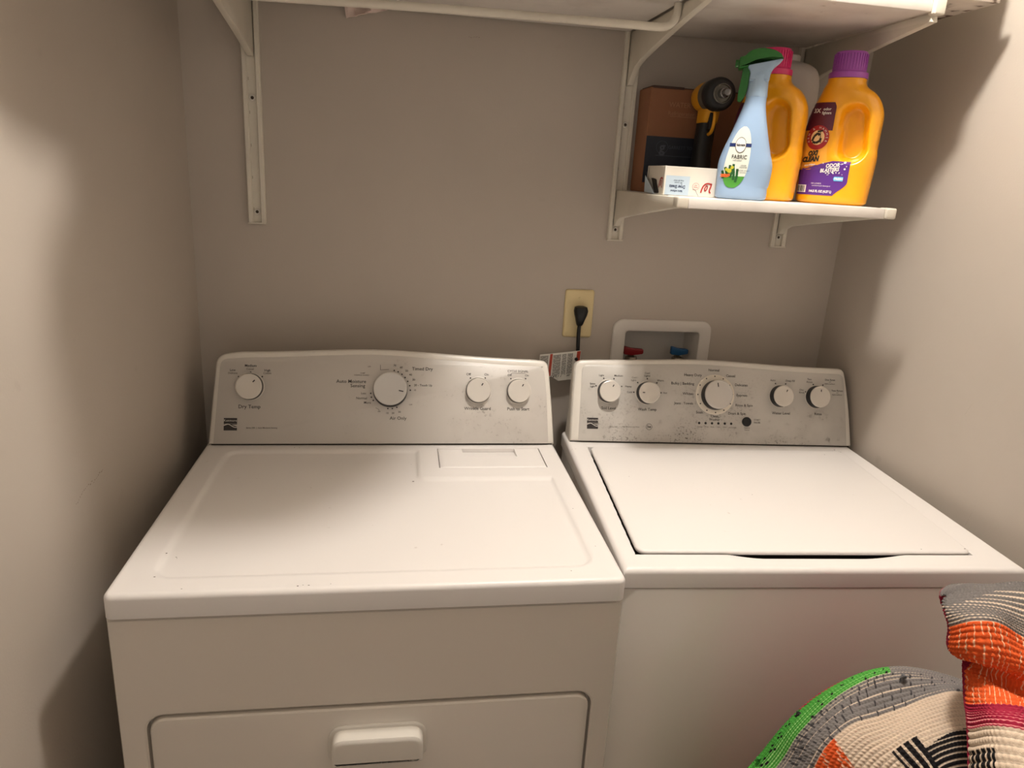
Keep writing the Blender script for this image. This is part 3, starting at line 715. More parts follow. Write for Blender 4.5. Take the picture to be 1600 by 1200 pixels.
# ------------------------------------------------------------------ outlet, plug, cord, tag
op = thing('wall_outlet', 'ivory single-receptacle wall plate with a black plug in it', 'outlet', (.8525, 0, 1.1855))
pp = rrect(-.035, .035, -.057, .057, .006, 5)
loft('cover_plate', [[(a, y, c) for a, c in inset(pp, i)] for i, y in ((0, 0), (0, -.002), (.001, -.004), (.003, -.0052), (.0055, -.006))], M['ivory'], op)
lathe('screw', (0, 0, .0375), [(.0032, -.006), (.003, -.0072), (.001, -.0074)], M['ivory'], op, 'y', 16)
lathe('receptacle', (0, 0, .002), [(.0175, -.005), (.0175, -.0072), (.0165, -.0078), (.01, -.0078)], M['ivory'], op, 'y', 32)
cord = thing('power_cord', 'black power cord plugged into the ivory wall plate, running down behind the washer', 'cord', (.8535, 0, 1.1860))
L = []
for z, hw, y0, y1 in ((.0195, .009, -.008, -.024), (.018, .0145, -.008, -.030), (.010, .0165, -.008, -.034), (.0, .0145, -.008, -.034), (-.012, .0105, -.008, -.030), (-.022, .0078, -.009, -.026), (-.026, .0060, -.011, -.022)):
    L.append([(.5 * 0 + hw * math.copysign(abs(math.cos(a)) ** .7, math.cos(a)), (y0 + y1) / 2 + (y1 - y0) / 2 * math.copysign(abs(math.sin(a)) ** .7, math.sin(a)), z) for a in [2 * PI * i / 20 for i in range(20)]])
loft('plug', L, M['rubber'], cord)
tube('cable', [(0, -.0165, -.024), (-.0005, -.018, -.05), (.001, -.019, -.085), (.002, -.02, -.13), (.003, -.018, -.2), (.004, -.02, -.5), (.02, -.02, -.8)], .0045, M['rubber'], cord, 12)
tg = thing('warning_tag', 'white paper warning tag with red stripes hanging on the power cord', 'tag', (.806, -.032, 1.072))
def tagmap(a, c, l): return (a, -.010 * math.cos(a * 26) * .5 - l + .01 * (c < -.03), c + a * .12 - .25 * a * a)
ns = 12; rows = []
for z in (-.034, .026):
    rows.append([tagmap(-.045 + .098 * i / ns, z - .012 * (1 if (z < 0 and i > 5) else 0), 0) for i in range(ns + 1)])
L2 = [[Vector(p) for p in r] + [Vector(p) + Vector((0, .0006, 0)) for p in r[::-1]] for r in rows]
loft('tag_paper', L2, M['tag'], tg, smooth=False)
P = Print(tagmap)
for x0, x1 in ((-.043, -.026), (-.013, .005), (.008, .018), (.021, .033)):
    k = x0
    while k < x1:
        z = .022
        while z > -.036:
            ln = .003 + random.random() * .009; P.rect(k, k + .0011, max(z - ln, -.037), z, .0006); z -= ln + .0014
        k += .0026
P.done('tag_lettering', M['ink'], tg)
for x0, x1 in ((-.0215, -.0155), (.043, .052)):
    P = Print(tagmap); P.rect(x0, x1, -.032, .025, .0008, 1); P.done('tag_stripe', M['tagred'], tg)
tg2 = lathe('tag_tie', (.041, -.008, .012), [(.0035, -.003), (.0045, 0), (.0035, .003)], M['rubber'], tg, 'y', 12)

# ------------------------------------------------------------------ washer outlet box
ob = thing('washer_outlet_box', 'white plastic laundry outlet box set into the wall behind the washer', 'outlet box', (0, 0, 0))
fo = rrect(.9405, 1.190, .955, 1.1755, .026, 8); fi = rrect(HX0, HX1, HZ0, HZ1, .008, 8)
L = [[(a, y, c) for a, c in pts] for pts, y in ((fo, 0), (fo, -.003), (inset(fo, .002), -.0055), (inset(fo, .006), -.0065), (inset(fi, -.005), -.0065), (inset(fi, -.001), -.005), (inset(fi, .0008), 0), (inset(fi, .0008), .085))]
vs, fs = loft_data(L, False, True); me = obj('frame', vs, fs, M['boxplastic'], ob, True, 35)
for i, (xv, xh0, xh1, zc, mt, lb) in enumerate(((1.008, .985, 1.035, 1.090, 'valvered', 'red lever handle'), (1.130, 1.107, 1.152, 1.092, 'valveblue', 'blue lever handle'))):
    v = lathe('valve', (xv, .045, 1.0), [(.011, -.012), (.011, .05), (.008, .055), (.008, .075), (.005, .078)], M['brass'], ob, 'z', 20)
    hpts = roundpoly([(xh0, zc - .010), (xh0 + .022, zc - .012), (xh1, zc - .008), (xh1, zc + .004), (xh0 + .02, zc + .006), (xh0, zc + .011)], .004, 4)
    hh = prism('valve_handle', hpts, .028, .040, M[mt], v, .002); hh['label'] = lb
    lathe('hose_nut', (xv, .040, 1.052), [(.0155, -.02), (.0155, .018), (.014, .021), (.010, .021), (.010, .015)], M['brass'], v, 'z', 24)

# ------------------------------------------------------------------ things on the lower shelf
SZ = 1.4722
# cardboard box
cb = thing('cardboard_box', 'brown cardboard box with a navy label standing against the wall on the lower shelf', 'box', (.948, -.004, SZ))
bx_w, bx_d, bx_h = .205, .075, .2125
bm = bmesh.new(); bm_box(bm, 0, bx_w, -bx_d, 0, 0, bx_h, .0015, 1); from_bm('carton', bm, M['card'], cb, True, 40)
box('lid_flap', .004, .072, -bx_d - .003, -.004, bx_h - .002, bx_h + .0028, M['cardlid'], cb, .0008)
box('lid_flap', .074, bx_w - .003, -bx_d + .002, -.004, bx_h - .001, bx_h + .0018, M['cardlid'], cb, .0006)
def cbm(a, c, l): return (a, -bx_d - l, c)
P = Print(cbm); P.rect(.001, .129, -.0 + .02, .1155, .0004); P.done('label', M['navy'], cb)
P = Print(cbm)
P.text('g', .038, .0935, .030, lift=.0008, bold=.0006); P.ring(.0375, .094, .0125, .0132, .0008); P.text('GARRETT TOOLS', .086, .0945, .0095, lift=.0008, sx=.95)
P.rect(.024, .122, .0765, .0775, .0008); P.rect(.03, .12, .0485, .0492, .0008); P.text('i', .031, .055, .011, lift=.0008)
P.done('label_lettering', M['navyink'], cb)
P = Print(cbm); P.text('WATER', .067, .180, .014, lift=.0005); P.text('Refrigerator', .072, .163, .012, lift=.0005); P.rect(.047, .105, .1565, .1575, .0005); P.done('box_print', M['cardink'], cb)
# dryer sheet carton
dc = thing('dryer_sheet_carton', 'small white carton of dryer sheets with red script, standing upside down, end flap torn', 'carton', (.9235, -.2845, SZ), -.03)
cw, cd, ch = .1085, .110, .0530
bm = bmesh.new(); bm_box(bm, 0, cw, 0, cd, 0, ch, .0008, 1); from_bm('carton', bm, M['whitecard'], dc, True, 40)
def dcm(a, c, l): return (a, -l, c)
P = Print(dcm); P.rect(.003, .050, .001, .036, .0003); P.done('blue_panel', M['paleblue'], dc)
P = Print(dcm)
P.text('Dryer Sheets', .0265, .0165, .0088, lift=.0007, rot=PI, bold=.0002, sx=.66); P.text('fabric softener', .0255, .0085, .0058, lift=.0007, rot=PI, sx=.7, bold=.0001)
P.text('80 count', .028, .0235, .0042, lift=.0007, rot=PI); P.text('free & clear', .028, .0275, .0042, lift=.0007, rot=PI)
P.line([(.0575, .0128), (.0625, .0125), (.070, .001)], .0006)
P.done('carton_lettering', M['carttext'], dc)
P = Print(dcm)
P.ring(.0630, .0185, .0062, .0066, .0007); P.text('family\nsize', .0630, .0185, .0034, lift=.0007, rot=PI)
def wscript(P, x, h, s, mir=1):
    # a cursive double loop drawn as one thick stroke
    pts = [(-1.0, -.75), (-.85, -.2), (-.62, .45), (-.35, .62), (-.2, .45), (-.38, -.1), (-.5, -.55), (-.3, -.7), (-.02, -.2), (.18, .4), (.3, .1), (.28, -.45), (.42, -.62), (.75, -.62)]
    base = [(-1.0, -.75), (-.92, -.3), (-.72, .25), (-.38, .62), (.1, .72), (.55, .62), (.62, .72), (.52, .2), (.36, -.35), (.45, -.68), (.62, -.62)]
    lp_ = [(-.34, -.5), (-.46, -.1), (-.2, .38), (.02, .3), (-.06, -.15), (-.26, -.45), (-.36, -.3)]
    P.line([(x + mir * a * s, h + c * s) for a, c in base], s * .22, .0008); P.line([(x + mir * a * s, h + c * s) for a, c in lp_], s * .16, .0008)
wscript(P, .0860, .0165, .0120)
P.done('red_script', M['red'], dc)
def dce(a, c, l): return (-l, cd - a, c)
P = Print(dce); wscript(P, .095, .022, .0125); P.done('red_script', M['red'], dc)
P = Print(dce); P.rect(.010, .0115, .004, ch - .001, .0005); P.line([(.040, .028), (.062, .026), (.085, .003)], .004, .0006); P.poly([(.030, .030), (.066, .027), (.082, .002), (.060, .002)], .0005); P.done('torn_opening', M['gap'], dc)
fl = [(-.0015, .112, .002), (-.004, .108, .034), (-.008, .085, .030), (-.006, .035, .001), (-.004, .028, .0005), (-.002, .08, .001)]
obj('torn_flap', [Vector(p) + Vector(o_) for o_ in ((0, 0, 0), (-.0008, 0, 0)) for p in fl], [tuple(range(6)), tuple(range(6, 12))[::-1]] + [(i, (i + 1) % 6, 6 + (i + 1) % 6, 6 + i) for i in range(6)], M['paleblue'], dc)
# power tool -------------------------------------------------------
tl = thing('impact_wrench', 'yellow and black cordless impact wrench standing on its battery before the cardboard box', 'power tool', (1.057, -.149, SZ), math.radians(-3))
# local frame: nose points to -y, z up, centre of handle near origin
def ell(cx, z, rx, rz, y, n=32): return [(cx + rx * math.cos(2 * PI * i / n), y, z + rz * math.sin(2 * PI * i / n)) for i in range(n)]
ZC = .196
loft('motor_housing', [ell(0, ZC, r, r, y) for r, y in ((.010, .064), (.022, .062), (.028, .055), (.030, .040), (.030, .015), (.029, .008))], M['yellow'], tl)
loft('gear_ring', [ell(0, ZC, r, r, y) for r, y in ((.028, .009), (.0305, .008), (.0312, -.002), (.030, -.014), (.028, -.018))], M['toolgrey'], tl)
loft('nose_bumper', [ell(0, ZC, r, r, y) for r, y in ((.0285, -.016), (.0318, -.018), (.0318, -.034), (.029, -.043), (.024, -.047), (.018, -.0475), (.016, -.046))], M['toolblack'], tl)
loft('nose_ring', [ell(0, ZC, r, r, y) for r, y in ((.0185, -.046), (.0185, -.050), (.0165, -.051), (.0155, -.048))], M['toolgrey'], tl)
loft('anvil', [ell(0, ZC, r, r, y, 20) for r, y in ((.0095, -.046), (.0095, -.062), (.0075, -.064), (.007, -.074), (.0062, -.076), (.004, -.076))], M['anvil'], tl)
def hl(y0, y1, hw, z): return [(hw * math.copysign(abs(math.cos(a)) ** .6, math.cos(a)), (y0 + y1) / 2 + (y1 - y0) / 2 * math.copysign(abs(math.sin(a)) ** .6, math.sin(a)), z) for a in [2 * PI * i / 24 for i in range(24)]]
loft('handle', [hl(-.004, .042, .015, .176), hl(.000, .044, .0165, .150), hl(.004, .046, .0172, .12), hl(.006, .050, .0172, .085), hl(.002, .052, .0185, .052), hl(-.008, .056, .023, .040)], M['toolblack'], tl)
loft('collar', [hl(-.018, .046, .0158, .176), hl(-.016, .046, .0176, .168), hl(-.006, .046, .0178, .146), hl(-.002, .045, .0168, .144)], M['yellow'], tl)
tube('trigger_guard', [(0, -.017, .170), (0, -.022, .158), (0, -.021, .138), (0, -.012, .126), (0, .002, .122)], .0035, M['yellow'], tl, 10)
prism('trigger', roundpoly([(-.016, .130), (-.002, .128), (-.002, .164), (-.014, .164)], .003, 3), -.007, .007, M['toolblack'], tl, .001, lambda a, c, d: (d, a, c))
box('battery', -.027, .027, -.048, .050, 0, .040, M['toolblack'], tl, .006, 3)
# detergent bottles -------------------------------------------------
class Bottle:
    def __init__(s, prof, ex): s.prof = prof; s.ex = ex
    def dims(s, z):
        P = s.prof
        if z <= P[0][0]: return P[0][1:]
        for p, q_ in zip(P[:-1], P[1:]):
            if z <= q_[0]:
                t_ = (z - p[0]) / (q_[0] - p[0]); t_ = t_
                return tuple(p[i] + (q_[i] - p[i]) * t_ for i in (1, 2, 3))
        return P[-1][1:]
    def pt(s, th, z, lift=0.0):
        a, b_, cx = s.dims(z); e = s.ex
        c, sn = math.cos(th), math.sin(th)
        x = cx + (a + lift) * math.copysign(abs(c) ** e, c); y = (b_ + lift) * math.copysign(abs(sn) ** e, sn)
        d = s.dent(x, y, z) if hasattr(s, 'dent') else 0.0
        return (x, y + (d if y < 0 else -d), z)
    def th_from_x(s, x, z):       # front side (-y): th in (-pi,0)
        a, b_, cx = s.dims(z); u = max(-1, min(1, (x - cx) / a)); c = math.copysign(abs(u) ** (1 / s.ex), u)
        return -math.acos(max(-1, min(1, c)))
    def front(s, x, z, lift):     # wrap flat label coordinates on the front surface; x measured along chord
        th = s.th_from_x(x, z); return s.pt(th, z, lift)
def smooth_prof(P, n=60):
    """catmull-rom resample of a profile table"""
    P = np.array(P, float); out = []
    for i in range(len(P) - 1):
        p0, p1, p2, p3 = P[max(i - 1, 0)], P[i], P[i + 1], P[min(i + 2, len(P) - 1)]
        k = max(2, int(n * (p2[0] - p1[0]) / (P[-1][0] - P[0][0])) + 1)
        for j in range(k):
            t_ = j / k; q_ = .5 * ((2 * p1) + (p2 - p0) * t_ + (2 * p0 - 5 * p1 + 4 * p2 - p3) * t_ * t_ + (3 * p1 - p0 - 3 * p2 + p3) * t_ ** 3)
            out.append(tuple(q_))
    out.append(tuple(P[-1])); return out
def capsule(x, z, x0, z0, x1, z1):
    dx, dz = x1 - x0, z1 - z0; t_ = max(0, min(1, ((x - x0) * dx + (z - z0) * dz) / (dx * dx + dz * dz)))
    return math.hypot(x - x0 - dx * t_, z - z0 - dz * t_)
DPROF = smooth_prof([(0, .060, .036, 0), (.004, .066, .041, 0), (.012, .0675, .0435, 0), (.06, .0705, .0455, 0), (.09, .0715, .046, 0), (.105, .0698, .0445, 0), (.13, .0700, .044, 0), (.165, .0670, .042, .003), (.188, .0595, .039, .003), (.204, .0500, .036, .0), (.214, .041, .0335, -.006), (.222, .0355, .033, -.007), (.230, .0345, .033, -.007)], 70)
def detergent(name, lab, loc, rz, capmat, caplab, mirror_label=True):
    t_ = thing(name, lab, 'detergent bottle', loc, rz, 'orange detergent bottles on the lower shelf')
    B = Bottle(DPROF, .78)
    def dent(x, y, z):
        d = capsule(x, z, .027, .104, .021, .158); r = .0245
        return .026 * float(sstep(np.array((r + .006 - d) / .015)))
    B.dent = dent
    n = 110; L = []
    for p in DPROF:
        L.append([B.pt(2 * PI * i / n, p[0]) for i in range(n)])
    loft('bottle_body', L, M['orange'], t_, angle=70)
    k = .81
    c = lathe('cap', (-.007, 0, .2305), [(.0355, 0), (.0360, .002), (.0355, .010), (.0320, .0115), (.0310, .013), (.0290, .0445), (.0275, .0470), (.02, .0475)], M[capmat], t_, 'z', 48); c['label'] = caplab
    bm = bmesh.new()
    for i in range(36):
        a = 2 * PI * i / 36
        r0, r1 = .0312, .0296
        mt = Matrix.Translation((-.007 + (r0 + r1) / 2 * math.cos(a) * 1.0, (r0 + r1) / 2 * math.sin(a), .2305 + .0285)) @ Matrix.Rotation(a, 4, 'Z')
        bmesh.ops.create_cube(bm, size=1, matrix=mt @ Matrix.Diagonal((.0016, .0022, .028, 1)))
    from_bm('cap_ribs', bm, M[capmat], t_)
    return t_, B
def label_patch(P, x0, x1, z0, z1, fx0=None, fx1=None, lift=.0008, nx=14, nz=14):
    """grid patch following the surface; edges may be functions of z"""
    for j in range(nz):
        za, zb = z0 + (z1 - z0) * j / nz, z0 + (z1 - z0) * (j + 1) / nz
        for i in range(nx):
            q_ = []
            for (ii, zz) in ((i, za), (i + 1, za), (i + 1, zb), (i, zb)):
                xa = fx0(zz) if fx0 else x0; xb = fx1(zz) if fx1 else x1
                q_.append((xa + (xb - xa) * ii / nx, zz))
            P.poly(q_, lift)
b3_, B3 = detergent('detergent_bottle', 'orange detergent bottle with purple cap and purple label, rightmost on the lower shelf', (1.2785, -.268, SZ), math.radians(-39), 'purplecap', 'ribbed purple cap')
fmB = lambda a, c, l: B3.front(a, c, l)
XL = -.068
P = Print(fmB)   # whole lower label: purple
rb = lambda z: .030 - .017 * float(sstep(np.array((.05 - z) / .045))) + .0
label_patch(P, XL, .028, .016, .062, None, lambda z: .006 + .024 * float(sstep(np.array((z - .012) / .03))), .0007)
label_patch(P, XL, .028, .062, .080, lambda z: XL + (z - .062) / .018 * .066, lambda z: .0300, .0007, 8, 6)
P.done('label_purple', M['purple'], b3_)
P = Print(fmB)
label_patch(P, XL, -.012, .135, .186, None, lambda z: -.0125 if z < .178 else -.0125 - (z - .178) * .5, .0007)
P.done('label_maroon', M['maroon'], b3_)
P = Print(fmB)
label_patch(P, XL, -.012, .0795, .135, None, lambda z: -.0135 - .004 * math.sin((z - .08) * 40), .0006)
label_patch(P, XL, 0, .064, .080, None, lambda z: XL + (z - .060) / .0195 * .064, .0006, 6, 6)
P.done('label_sunburst', M['lbllight'], b3_)
P = Print(fmB)
def ringp(P, x, z, r0, r1, lift, n=36, kx=1.0):
    for i in range(n):
        a, c = 2 * PI * i / n, 2 * PI * (i + 1) / n
        P.poly([(x + r * kx * math.cos(q_), z + r * math.sin(q_)) for r, q_ in ((r0, a), (r1, a), (r1, c), (r0, c))], lift)
ringp(P, -.0375, .122, .0135, .0225, .0012, kx=.95)
P.done('round_emblem', M['lblred'], b3_)
P = Print(fmB); ringp(P, -.0375, .122, 0.0001, .0135, .0012, kx=.95); P.done('emblem_disc', M['lblcream'], b3_)
P = Print(fmB); P.line([(XL + .002, .0665), (-.018, .0755)], .0022, .0011); P.done('label_banner', M['white'], b3_)
P = Print(fmB)   # flexed arm with hammer, simply drawn
P.line([(-.047, .115), (-.044, .124), (-.038, .130), (-.034, .126)], .0042, .0016); P.line([(-.046, .114), (-.039, .112), (-.032, .116), (-.031, .121)], .0044, .0016)
P.line([(-.030, .112), (-.034, .134)], .0013, .0016); P.line([(-.039, .133), (-.029, .1345)], .003, .0016)
for s, x, z, sz in (('OXI', -.0415, .0925, .0125), ('CLEAN', -.0445, .0815, .0125)):
    P.text(s, x, z, sz, lift=.0016, bold=.0008, shear=.25, rot=.10, sx=.8)
P.done('label_lettering_dark', M['ink'], b3_)
P = Print(fmB)
P.text('3X', -.047, .1705, .011, lift=.0014, bold=.0003); P.text('odor', -.0285, .1735, .0072, lift=.0014, bold=.0002); P.text('fighters', -.0285, .1665, .0072, lift=.0014, bold=.0002, sx=.8)
for k, chx in enumerate('ARM & HAMMER'):
    a = math.radians(205 - k * 20.5); P.text(chx, -.0375 + .018 * .95 * math.cos(a), .122 + .018 * math.sin(a), .0058, lift=.0016, rot=a - PI / 2)
P.text('ODOR', -.001, .0715, .0098, lift=.0015, bold=.0004, shear=.2, rot=.12, sx=.85); P.text('BLASTERS', -.0055, .0630, .0092, lift=.0015, bold=.0004, shear=.2, rot=.12, sx=.85)
P.text('stain fighters', -.0435, .0715, .0050, lift=.0015, bold=.0002, rot=.14, sx=.8)
P.text('100 LOADS', -.026, .0375, .0040, lift=.0015); P.text('concentrated detergent', -.016, .0335, .0036, lift=.0015); P.text('144.5 FL OZ (4.27 L)', -.0165, .0230, .0058, lift=.0015, bold=.0003, sx=.85)
for _ in range(12): P.disc(-.014 + random.random() * .034, .0535 + random.random() * .006, .0006 + random.random() * .0008, .0015, 8)
for x, z, r in ((.020, .078, .0022), (.0215, .066, .0018), (.024, .071, .001)): P.disc(x, z, r, .0015, 10)
P.rect(-.062, -.044, .020, .034, .0013, 4)
P.done('label_lettering_white', M['white'], b3_)
P = Print(fmB); k = -.0610
while k < -.046: P.rect(k, k + .0007 + .0006 * random.random(), .0215, .0325, .0017); k += .0019
P.done('barcode', M['ink'], b3_)
P = Print(fmB); label_patch(P, .004, .026, .0435, .0515, lambda z: .004 + .8 * abs(z - .0475) ** 1.0 * .5, lambda z: .0215, .0016, 6, 4); P.done('label_flash', M['cyan'], b3_)
P = Print(fmB); P.text('FRESH', .0135, .0475, .0055, lift=.0021, bold=.0002); P.done('flash_lettering', M['white'], b3_)
b3_.scale = (.972, .972, 1.0)
b2_, B2 = detergent('detergent_bottle', 'orange detergent bottle with pink cap, half hidden behind the blue spray bottle', (1.1440, -.232, SZ), math.radians(-44), 'pinkcap', 'ribbed pink cap')
b2_.scale = (.972, .972, 1.0)
P = Print(lambda a, c, l: B2.front(a, c, l)); ringp(P, .0035 - .006, .060, .001, .013, .0008, kx=1); P.done('label_flower', M['pinkcap'], b2_)
P = Print(lambda a, c, l: B2.front(a, c, l)); label_patch(P, -.066, -.012, .02, .18, None, lambda z: -.014, .0007); P.done('label', M['maroon'], b2_)
# white jug behind
jg = thing('plastic_jug', 'plain white plastic jug behind the pink-capped detergent bottle', 'jug', (1.2420, -.098, SZ), math.radians(-10))
JP = smooth_prof([(0, .052, .048, 0), (.004, .059, .054, 0), (.02, .061, .056, 0), (.19, .060, .055, 0), (.228, .0585, .053, 0), (.248, .053, .049, -.001), (.259, .040, .038, -.003), (.265, .022, .022, -.005), (.268, .0185, .0185, -.005)], 50)
JB = Bottle(JP, .8); jg.scale = (1, 1, 1.05)
loft('jug_body', [[JB.pt(2 * PI * i / 60, p[0]) for i in range(60)] for p in JP], M['jug'], jg, angle=70)
lathe('jug_cap', (-.005, 0, .2665), [(.021, 0), (.021, .009), (.019, .011), (.01, .0115)], M['jug'], jg, 'z', 30)
# spray bottle
sp = thing('spray_bottle', 'pale blue fabric refresher spray bottle with green trigger on the lower shelf', 'spray bottle', (1.0630, -.318, SZ), math.radians(-22))
SP = smooth_prof([(0, .040, .028, 0), (.003, .045, .0315, 0), (.010, .0465, .0325, 0), (.022, .046, .032, 0), (.028, .0470, .0316, 0.001), (.06, .0485, .0315, 0.001), (.085, .0425, .030, .000), (.115, .0330, .0275, .001), (.145, .0245, .023, .002), (.165, .0195, .0195, .003), (.178, .0180, .018, .004), (.180, .0178, .0178, .004)], 70)
SB = Bottle(SP, .86)
loft('bottle_body', [[SB.pt(2 * PI * i / 80, p[0]) for i in range(80)] for p in SP], M['blueb'], sp, angle=70)
# collar and head (profile in the x-z plane, nozzle towards -x)
def extr(name, pts, hw, mat, parent, bev, cy=0): return prism(name, pts, cy - hw, cy + hw, mat, parent, bev)
lathe('collar', (.004, 0, .1795), [(.0186, 0), (.0188, .001), (.0178, .012), (.0172, .028), (.0178, .036)], M['blueb2'], sp, 'z', 40)
head = roundpoly([(-.0135, .205), (.021, .205), (.0215, .218), (.027, .229), (.0390, .2400), (.040, .2450), (.020, .2520), (-.012, .2470), (-.0195, .229), (-.0125, .220)], [.003, .003, .012, .012, .004, .003, .01, .01, .004, .008], 5)
extr('spray_head', head, .0160, M['blueb2'], sp, .0032)
capp = roundpoly([(-.034, .226), (-.031, .2245), (-.020, .2275), (-.008, .2365), (.020, .2425), (.0405, .2412), (.036, .2500), (.022, .2575), (.000, .2600), (-.018, .255), (-.026, .2455), (-.0345, .2440)], [.002, .002, .008, .01, .01, .003, .006, .01, .012, .01, .003, .003], 5)
extr('green_shroud', capp, .0172, M['green'], sp, .0028)
trg = roundpoly([(-.024, .232), (-.012, .232), (-.0155, .215), (-.0150, .196), (-.019, .179), (-.0235, .172), (-.0270, .1735), (-.027, .190), (-.0245, .212)], [.002, .002, .01, .01, .006, .002, .002, .01, .01], 5)
extr('trigger', trg, .0075, M['green'], sp, .0016)
lathe('nozzle', (-.0340, 0, .2345), [(.0062, -.006), (.0068, -.005), (.0068, .002), (.005, .004)], M['green'], sp, 'x', 16)
fmS = lambda a, c, l: SB.front(a, c, l)
def tear(z):  # half width of the teardrop label around its axis
    t_ = (z - .020) / .108; return .0205 * math.sqrt(max(0, 1 - ((t_ - .33) / .67) ** 2)) if t_ > .33 else .0205 * math.sqrt(max(0, 1 - ((t_ - .33) / .335) ** 2))
ax = lambda z: -.0200 + (z - .02) * .10
P = Print(fmS); label_patch(P, 0, 0, .0205, .1275, lambda z: ax(z) - tear(z), lambda z: ax(z) + tear(z), .0006, 12, 26); P.done('label', M['lblwhite'], sp)
P = Print(fmS); label_patch(P, 0, 0, .0205, .041, lambda z: ax(z) - tear(z), lambda z: ax(z) + tear(z), .0009, 12, 8); P.done('label_green_field', M['lblgreen'], sp)
P = Print(fmS)
for x0, z0, x1, z1 in ((-.030, .04, -.034, .056), (-.028, .04, -.026, .060), (-.024, .038, -.020, .062), (-.018, .034, -.020, .056), (-.014, .030, -.013, .054), (-.036, .036, -.038, .050)):
    P.line([(x0, z0), ((x0 + x1) / 2 + .001, (z0 + z1) / 2), (x1, z1)], .0042, .0012)
P.done('label_leaves', M['lbldkgreen'], sp)
P = Print(fmS); P.disc(-.026, .050, .004, .0014, 8); P.disc(-.022, .056, .003, .0014, 8); P.disc(-.031, .052, .003, .0014, 8); P.done('label_blossom', M['lblyellow'], sp)
P = Print(fmS); P.text('ZERO', -.032, .0415, .006, lift=.0016, bold=.0006, rot=.1); P.disc(-.031, .0405, .0045, .0013, 12, .0022); P.done('label_orange_flash', M['lblorange'], sp)
P = Print(fmS); P.rect(-.031, .0055, .0925, .0985, .0011, 10); P.done('label_ribbon', M['lblnavy'], sp)
P = Print(fmS); ringp(P, -.0125, .0955, .0001, .0128, .0014, kx=.66); P.done('label_oval', M['white'], sp)
P = Print(fmS); ringp(P, -.0125, .0955, .0126, .0135, .0016, kx=.66)
P.text('febreze', -.0125, .0955, .0062, lift=.0018, bold=.0002, sx=.75, rot=.04); P.text('FABRIC', -.0125, .0745, .0098, lift=.0012, sx=.82, bold=.0001); P.text('refresher', -.015, .0685, .0042, lift=.0012)
for i, (s, z) in enumerate((('ODOR', .060), ('FIGHTER', .0565), ('WASHES AWAY', .051), ('ODORS', .0475))): P.text(s, -.0035, z, .0032, lift=.0012)
P.done('label_lettering', M['ink'], sp)

# ------------------------------------------------------------------ woven rug heaped in front of the washer
A_ = [
[(0.859,-0.900,0.661),(0.922,-0.900,0.741),(0.963,-0.900,0.802),(1.005,-0.900,0.851),(1.051,-0.900,0.879),(1.099,-0.900,0.881),(1.154,-0.900,0.871),(1.213,-0.900,0.854),(1.288,-0.900,0.823)],
[(0.866,-0.930,0.682),(0.934,-0.929,0.760),(0.961,-0.928,0.814),(0.999,-0.926,0.864),(1.041,-0.925,0.891),(1.084,-0.924,0.897),(1.138,-0.923,0.886),(1.194,-0.921,0.869),(1.266,-0.920,0.836)],
[(0.897,-0.980,0.703),(0.945,-0.978,0.792),(0.964,-0.975,0.835),(0.993,-0.972,0.864),(1.028,-0.970,0.873),(1.063,-0.968,0.882),(1.105,-0.965,0.892),(1.152,-0.962,0.891),(1.224,-0.960,0.856)],
[(0.942,-1.020,0.713),(0.982,-1.018,0.776),(0.987,-1.015,0.822),(1.003,-1.012,0.846),(1.024,-1.010,0.861),(1.048,-1.008,0.876),(1.082,-1.005,0.885),(1.125,-1.002,0.886),(1.192,-1.000,0.857)],
[(0.988,-1.060,0.695),(1.021,-1.059,0.740),(1.019,-1.058,0.787),(1.026,-1.056,0.813),(1.033,-1.055,0.839),(1.046,-1.054,0.860),(1.064,-1.052,0.871),(1.094,-1.051,0.871),(1.152,-1.050,0.851)]]
B_ = [
[(1.063,-0.990,1.056),(1.095,-0.990,1.062),(1.128,-0.990,1.064),(1.162,-0.990,1.066),(1.214,-0.990,1.065),(1.268,-0.990,1.063)],
[(1.035,-1.020,1.064),(1.053,-1.035,1.071),(1.082,-1.040,1.070),(1.117,-1.040,1.059),(1.172,-1.040,1.040),(1.227,-1.040,1.025)],
[(1.045,-1.025,1.042),(1.045,-1.050,1.064),(1.070,-1.055,1.065),(1.107,-1.055,1.046),(1.162,-1.055,1.023),(1.226,-1.050,0.998)],
[(1.069,-1.020,1.002),(1.063,-1.050,1.020),(1.082,-1.060,1.019),(1.107,-1.065,1.012),(1.168,-1.060,0.989),(1.238,-1.050,0.963)],
[(1.092,-1.010,0.971),(1.094,-1.035,0.984),(1.110,-1.045,0.984),(1.133,-1.050,0.980),(1.187,-1.050,0.963),(1.244,-1.050,0.944)],
[(1.095,-1.020,0.931),(1.083,-1.055,0.960),(1.095,-1.070,0.970),(1.116,-1.075,0.968),(1.164,-1.075,0.954),(1.218,-1.075,0.942)],
[(1.095,-1.030,0.909),(1.083,-1.065,0.943),(1.089,-1.085,0.957),(1.111,-1.090,0.953),(1.154,-1.090,0.939),(1.207,-1.090,0.926)],
[(1.095,-1.050,0.856),(1.078,-1.090,0.898),(1.086,-1.110,0.914),(1.100,-1.120,0.916),(1.142,-1.120,0.903),(1.186,-1.120,0.892)],
[(1.096,-1.070,0.792),(1.080,-1.110,0.840),(1.088,-1.130,0.861),(1.103,-1.140,0.868),(1.145,-1.140,0.858),(1.189,-1.140,0.844)]]
